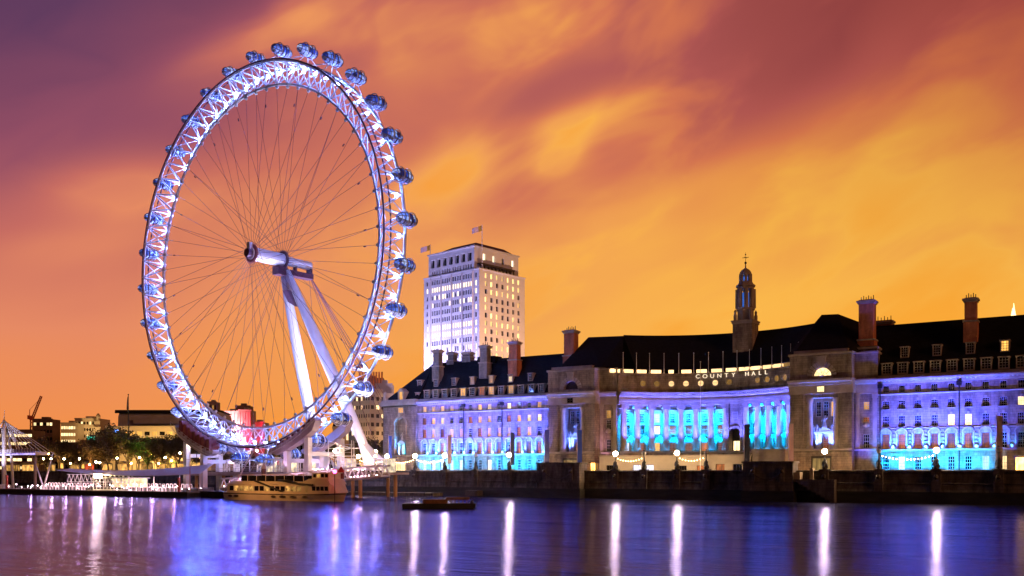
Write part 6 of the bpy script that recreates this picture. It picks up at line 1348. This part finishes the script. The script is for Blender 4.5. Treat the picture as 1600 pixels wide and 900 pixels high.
# mooring piles
def pile(px, Zd, z1, key, capk, label, r=0.75):
    x = PX(px, Zd); t = thing('mooring_pile', label, 'mooring pile', GEO, (x, Zd, 0)); b = MB(); b.tube((x, Zd, -2), (x, Zd, z1-1.3), r, n=14); b.build('pile_shaft', MT[key], t); b = MB(); b.lathe((x, Zd, z1-1.3), [(r*1.05, 0), (r*1.05, 0.5), (r*0.4, 1.1), (0.1, 1.5)], 14); b.build('pile_cap', MT[capk], t)
pile(533, 246, 8.6, 'darkred', 'redpaint', 'dark red mooring pile behind the bow of the white boat', 0.85); pile(412.5, 262, 9.6, 'rail', 'pinkgrey', 'black mooring pile with pale cap standing above the white boat', 0.65)
b = MB(); t = thing('navigation_light', 'red navigation light beside the boat bow', 'signal light', GEO, (PX(523, 236), 236, 0)); x = PX(523, 236); b.tube((x, 236, -1), (x, 236, 7.3), 0.1, n=6); b.build('post', MT['lead'], t); b = MB(); b.ball((x, 236, 7.5), 0.45, 0, 8, 6); b.build('lamp', MT['redlamp'], t)

# ------------------------------------------------------------------ white river boat
boat = thing('river_boat', 'long white two-deck passenger boat with warm lit saloon moored below the wheel', 'passenger boat', BANK, (-185, 181, 0))
bu0, Lb, Bw = -205.0, 41.5, 7.2
def hullw(s_): return Bw/2*(0.86+0.14*min(1, s_*6)) if s_ < 0.72 else Bw/2*max(0.04, (1-((s_-0.72)/0.28)**2.2))
b = MB(); n = 40; rows = []
for i in range(n+1):
    s_ = i/n; u = bu0+Lb*s_; w = hullw(s_); top = 2.15+0.15*(1-s_)**2+0.55*max(0, s_-0.6)**1.5*3; fl = 0.82 if s_ < 0.7 else 0.82-0.5*(s_-0.7)/0.3; rk = max(0, s_-0.8)*6.0
    rows.append([(u-rk*1.0, 181-w*fl, -0.6), (u-rk*0.55, 181-w*(fl+0.1), 0.5), (u, 181-w, top-0.55), (u, 181-w-0.06, top-0.5), (u, 181-w-0.06, top-0.32), (u, 181-w, top-0.28), (u, 181-w, top), (u, 181+w, top), (u-rk*0.55, 181+w*(fl+0.1), 0.5), (u-rk, 181+w*fl, -0.6)])
m1 = 10
fs = [(i*m1+j, (i+1)*m1+j, (i+1)*m1+j+1, i*m1+j+1) for i in range(n) for j in range(m1-1)]
b.add(sum(rows, []), fs, 0); 
for q, f in enumerate(fs): 
    if q % (m1-1) in (2, 3, 4): b.m[q] = 1
b.add(rows[0], [tuple(range(m1))], 0); MT['boatwhite'] = noise_mat('boat_white_paint', (0.66, 0.58, 0.46), 0.4, 0.08, 0.5); b.build('hull', [MT['boatwhite'], MT['lead']], boat)
Tn = 181-3.15; Tf = 181+3.15
b = MB(); ops = []
mpb = lambda u, d, z: (u, Tn+d, z)
k_lit = [0, 1, 1, 1, 1, 0, 0, 1, 0, 0, 0, 1, 1, 1]
us = [bu0+2.4+1.92*i for i in range(14)]
b.mp = mpb; ops = [(u, u+1.62, 2.75, 4.15) for u in us]; b.wall(bu0+1.6, bu0+30.5, 2.1, 4.75, ops, 0, 0.12, 0)
b.mp = None
b.quad((bu0+1.6, Tf, 2.1), (bu0+30.5, Tf, 2.1), (bu0+30.5, Tf, 4.75), (bu0+1.6, Tf, 4.75)); b.add([(bu0+1.6, Tn, 2.1), (bu0+0.6, Tn+0.6, 2.1), (bu0+0.6, Tf-0.6, 2.1), (bu0+1.6, Tf, 2.1), (bu0+1.6, Tn, 4.75), (bu0+2.4, Tn+0.6, 4.75), (bu0+2.4, Tf-0.6, 4.75), (bu0+1.6, Tf, 4.75)], [(0, 1, 5, 4), (1, 2, 6, 5), (2, 3, 7, 6)])
b.add([(bu0+1.4, Tn-0.15, 4.75), (bu0+30.5, Tn-0.15, 4.75), (bu0+30.5, Tf+0.15, 4.75), (bu0+1.4, Tf+0.15, 4.75), (bu0+3.0, Tn+0.7, 5.55), (bu0+30.5, Tn+0.7, 5.55), (bu0+30.5, Tf-0.7, 5.55), (bu0+3.0, Tf-0.7, 5.55)], [(0, 1, 5, 4), (4, 5, 6, 7), (0, 4, 7, 3), (3, 7, 6, 2), (1, 2, 6, 5)])
b.box(bu0+31.0, bu0+38.4, Tn+0.25, Tf-0.25, 2.2, 4.75); b.add([(bu0+38.4, Tn+0.25, 2.2), (bu0+40.2, Tn+1.0, 2.4), (bu0+40.2, Tf-1.0, 2.4), (bu0+38.4, Tf-0.25, 2.2), (bu0+38.4, Tn+0.25, 4.75), (bu0+39.0, Tn+1.0, 4.75), (bu0+39.0, Tf-1.0, 4.75), (bu0+38.4, Tf-0.25, 4.75)], [(0, 1, 5, 4), (1, 2, 6, 5), (2, 3, 7, 6), (4, 5, 6, 7)])
b.prism([(bu0+27.5, 4.752), (bu0+38.9, 4.752), (bu0+37.9, 6.3), (bu0+31.5, 6.3)], Tn+0.2, Tf-0.2); b.box(bu0+31.8, bu0+37.6, Tn+1.0, Tf-1.0, 6.3, 7.9); b.box(bu0+31.4, bu0+38.0, Tn+0.7, Tf-0.7, 7.9, 8.1)
b.box(bu0+5, bu0+29.6, Tn+0.55, Tf-0.55, 7.35, 7.5)
for i in range(8): u = bu0+5.4+3.4*i; b.box(u-0.06, u+0.06, Tn+0.6, Tn+0.72, 5.5, 7.35); b.box(u-0.06, u+0.06, Tf-0.72, Tf-0.6, 5.5, 7.35)
b.build('superstructure', MT['boatwhite'], boat)
MT['saloon'] = glow('saloon_window', (1.0, 0.50, 0.12), 0.55, 0.6, 0.9, 1.2, (1, 1, 1))
for i, u in enumerate(us):
    b = MB(); b.quad((u, Tn+0.1, 2.75), (u+1.62, Tn+0.1, 2.75), (u+1.62, Tn+0.1, 4.15), (u, Tn+0.1, 4.15)); b.build('saloon_window', MT['saloon' if k_lit[i] else 'glass'], boat)
for i in range(4):
    u = bu0+32.6+1.42*i; b = MB(); b.add([(u, Tn+0.235, 3.0), (u+1.2, Tn+0.235, 3.0), (u+1.1, Tn+0.235, 4.2), (u-0.1, Tn+0.235, 4.2)], [(0, 1, 2, 3)]); b.build('bow_window', MT['glass'], boat)
for i in range(4):
    u = bu0+32.2+1.35*i; b = MB(); b.quad((u, Tn+0.985, 6.7), (u+1.05, Tn+0.985, 6.7), (u+1.05, Tn+0.985, 7.7), (u, Tn+0.985, 7.7)); b.build('wheelhouse_window', MT['saloon' if i == 1 else 'glass'], boat)
b = MB(); b.box(bu0+6, bu0+29, Tn+1.0, Tf-1.0, 5.5, 7.2); b.build('upper_deck_glazing', MT['glass'], boat)
b = MB(); b.add([(bu0+11.5, Tn-0.2, 5.7), (bu0+12.6, Tn-0.2, 5.9), (bu0+23.2, Tn-0.2, 2.6), (bu0+21.8, Tn-0.2, 2.5), (bu0+11.5, Tn-0.06, 5.7), (bu0+12.6, Tn-0.06, 5.9), (bu0+23.2, Tn-0.06, 2.6), (bu0+21.8, Tn-0.06, 2.5)], [(0, 1, 2, 3), (7, 6, 5, 4), (0, 4, 5, 1), (1, 5, 6, 2), (2, 6, 7, 3), (3, 7, 4, 0)])
b.add([(bu0+20.5, Tn-0.25, 5.9), (bu0+25, Tn-0.25, 5.2), (bu0+33.0, Tn-0.25, 4.8), (bu0+33, Tn-0.25, 4.3), (bu0+28.5, Tn-0.25, 4.5), (bu0+20.5, Tn+1.4, 6.3), (bu0+25, Tn+1.4, 6.0), (bu0+33.0, Tn+1.4, 5.1), (bu0+33, Tn+1.4, 4.6), (bu0+28.5, Tn+1.4, 4.8)], [(0, 1, 2, 3, 4), (9, 8, 7, 6, 5), (0, 5, 6, 1), (1, 6, 7, 2), (2, 7, 8, 3)]); b.build('stair_awning', MT['lead'], boat)
for s_, w in ((0.07, 0.8), (0.13, 0.9), (0.47, 0.8), (0.55, 1.1), (0.64, 1.1), (0.74, 0.9)):
    u = bu0+Lb*s_; b = MB(); b.path([(u+w*cos(2*pi*j/14), 181-hullw(s_)*0.97-0.10, 1.15+0.28*sin(2*pi*j/14)) for j in range(14)], 0.09, 5, 0, True); b.add([(u+w*0.8*cos(2*pi*j/14), 181-hullw(s_)*0.97-0.06, 1.15+0.22*sin(2*pi*j/14)) for j in range(14)], [tuple(range(14))]); b.build('hull_port', MT['bronze'], boat)
b = MB()
for i in range(10): u = bu0+34+0.9*i; b.tube((u, 181-hullw((u-bu0)/Lb)+0.1, 2.4), (u, 181-hullw((u-bu0)/Lb)+0.1, 3.3), 0.035, n=4)
b.tube((bu0+36, 181, 8.2), (bu0+36, 181, 10.2), 0.06, n=5); b.build('bow_rail', MT['railtube'], boat)
for s_ in (5, 12, 20, 27): lamp_point(BANK, (bu0+s_, 181, 3.9), 60, (1, .55, .18), 0.2)
lamp_spot(BANK, (-192, 160, 12), (-186, 180, 2.5), 12000, (1.0, 0.42, 0.12), 100, 1, 0.5)  # warm lamp added over open water to tint the near side of the boat
boat.scale = (1, 1, 0.9)
# low barge
bg = thing('work_barge', 'low black barge with rusty hatch covers lying in mid river', 'barge', GEO, (-15, 196, 0)); b = MB()
x0, x1 = PX(628, 194), PX(743, 194)
b.prism([(x0, 1.05), (x1, 1.05), (x1, 0.3), (x1-1.0, -0.5), (x0+0.6, -0.5), (x0, 0.2)], 194, 198.5); b.build('hull', MT['wet'], bg)
paint('rust', (0.20, 0.09, 0.05), 0.8, 0.4, 1.0); b = MB(); b.box(x0+4.1, x0+9.0, 194.8, 197.6, 1.05, 1.85); b.box(x0+8.8, x0+13.5, 194.6, 197.8, 1.75, 2.3)
for i in range(6): b.box(x0+9+0.8*i, x0+9.15+0.8*i, 194.7, 194.85, 1.05, 1.75)
b.build('hatch_cover', MT['rust'], bg); b = MB()
for xx, h in ((x0+0.9, 2.6), (x0+1.7, 2.6), (x0+2.3, 3.2), (x0+4.6, 3.0)): b.tube((xx, 194.5, 1), (xx, 194.5, h), 0.06, n=5)
b.ball((x0+4.6, 194.5, 3.15), 0.2); b.tube((x0+0.9, 194.5, 2.2), (x0+8.5, 194.5, 2.2), 0.03, n=4); b.lathe((x1-0.8, 195, 0.9), [(0.4, 0), (0.5, 0.3), (0.2, 0.8)], 8); b.build('deck_gear', MT['lead'], bg)
t = thing('mud_pontoon', 'flat brown pontoon lying against the river wall right of the deck', 'pontoon', BANK, (-190, 236, 0)); b = MB(); b.box(-214, -176, 233.5, 238.5, -0.4, 1.0); b.build('hull', MT['granite'], t); b = MB(); b.box(-166, -161.5, 236, 239, 0.3, 1.9); b.box(-165.5, -162, 235.7, 235.95, 0.3, 1.4); b.build('fender', MT['bronze'], t)
# street lamp flare between the wheel foot and the hall
t = thing('plaza_lamp', 'bright bare lamp shining between the white leg foot and the hall', 'street lamp', GEO, (PX(588, 370), 370, 6.5)); x = PX(587.5, 370); b = MB(); b.tube((x, 370, 6.5), (x, 370, PZ(707, 370)), 0.12, 0.08, 6); b.build('lamp_post', MT['lead'], t); b = MB(); b.ball((x, 370, PZ(705.5, 370)), 0.5, 0, 10, 8); b.build('lamp_globe', MT['whitelamp'], t)
for o in list(bpy.data.meshes):
    if o.users == 0: bpy.data.meshes.remove(o)
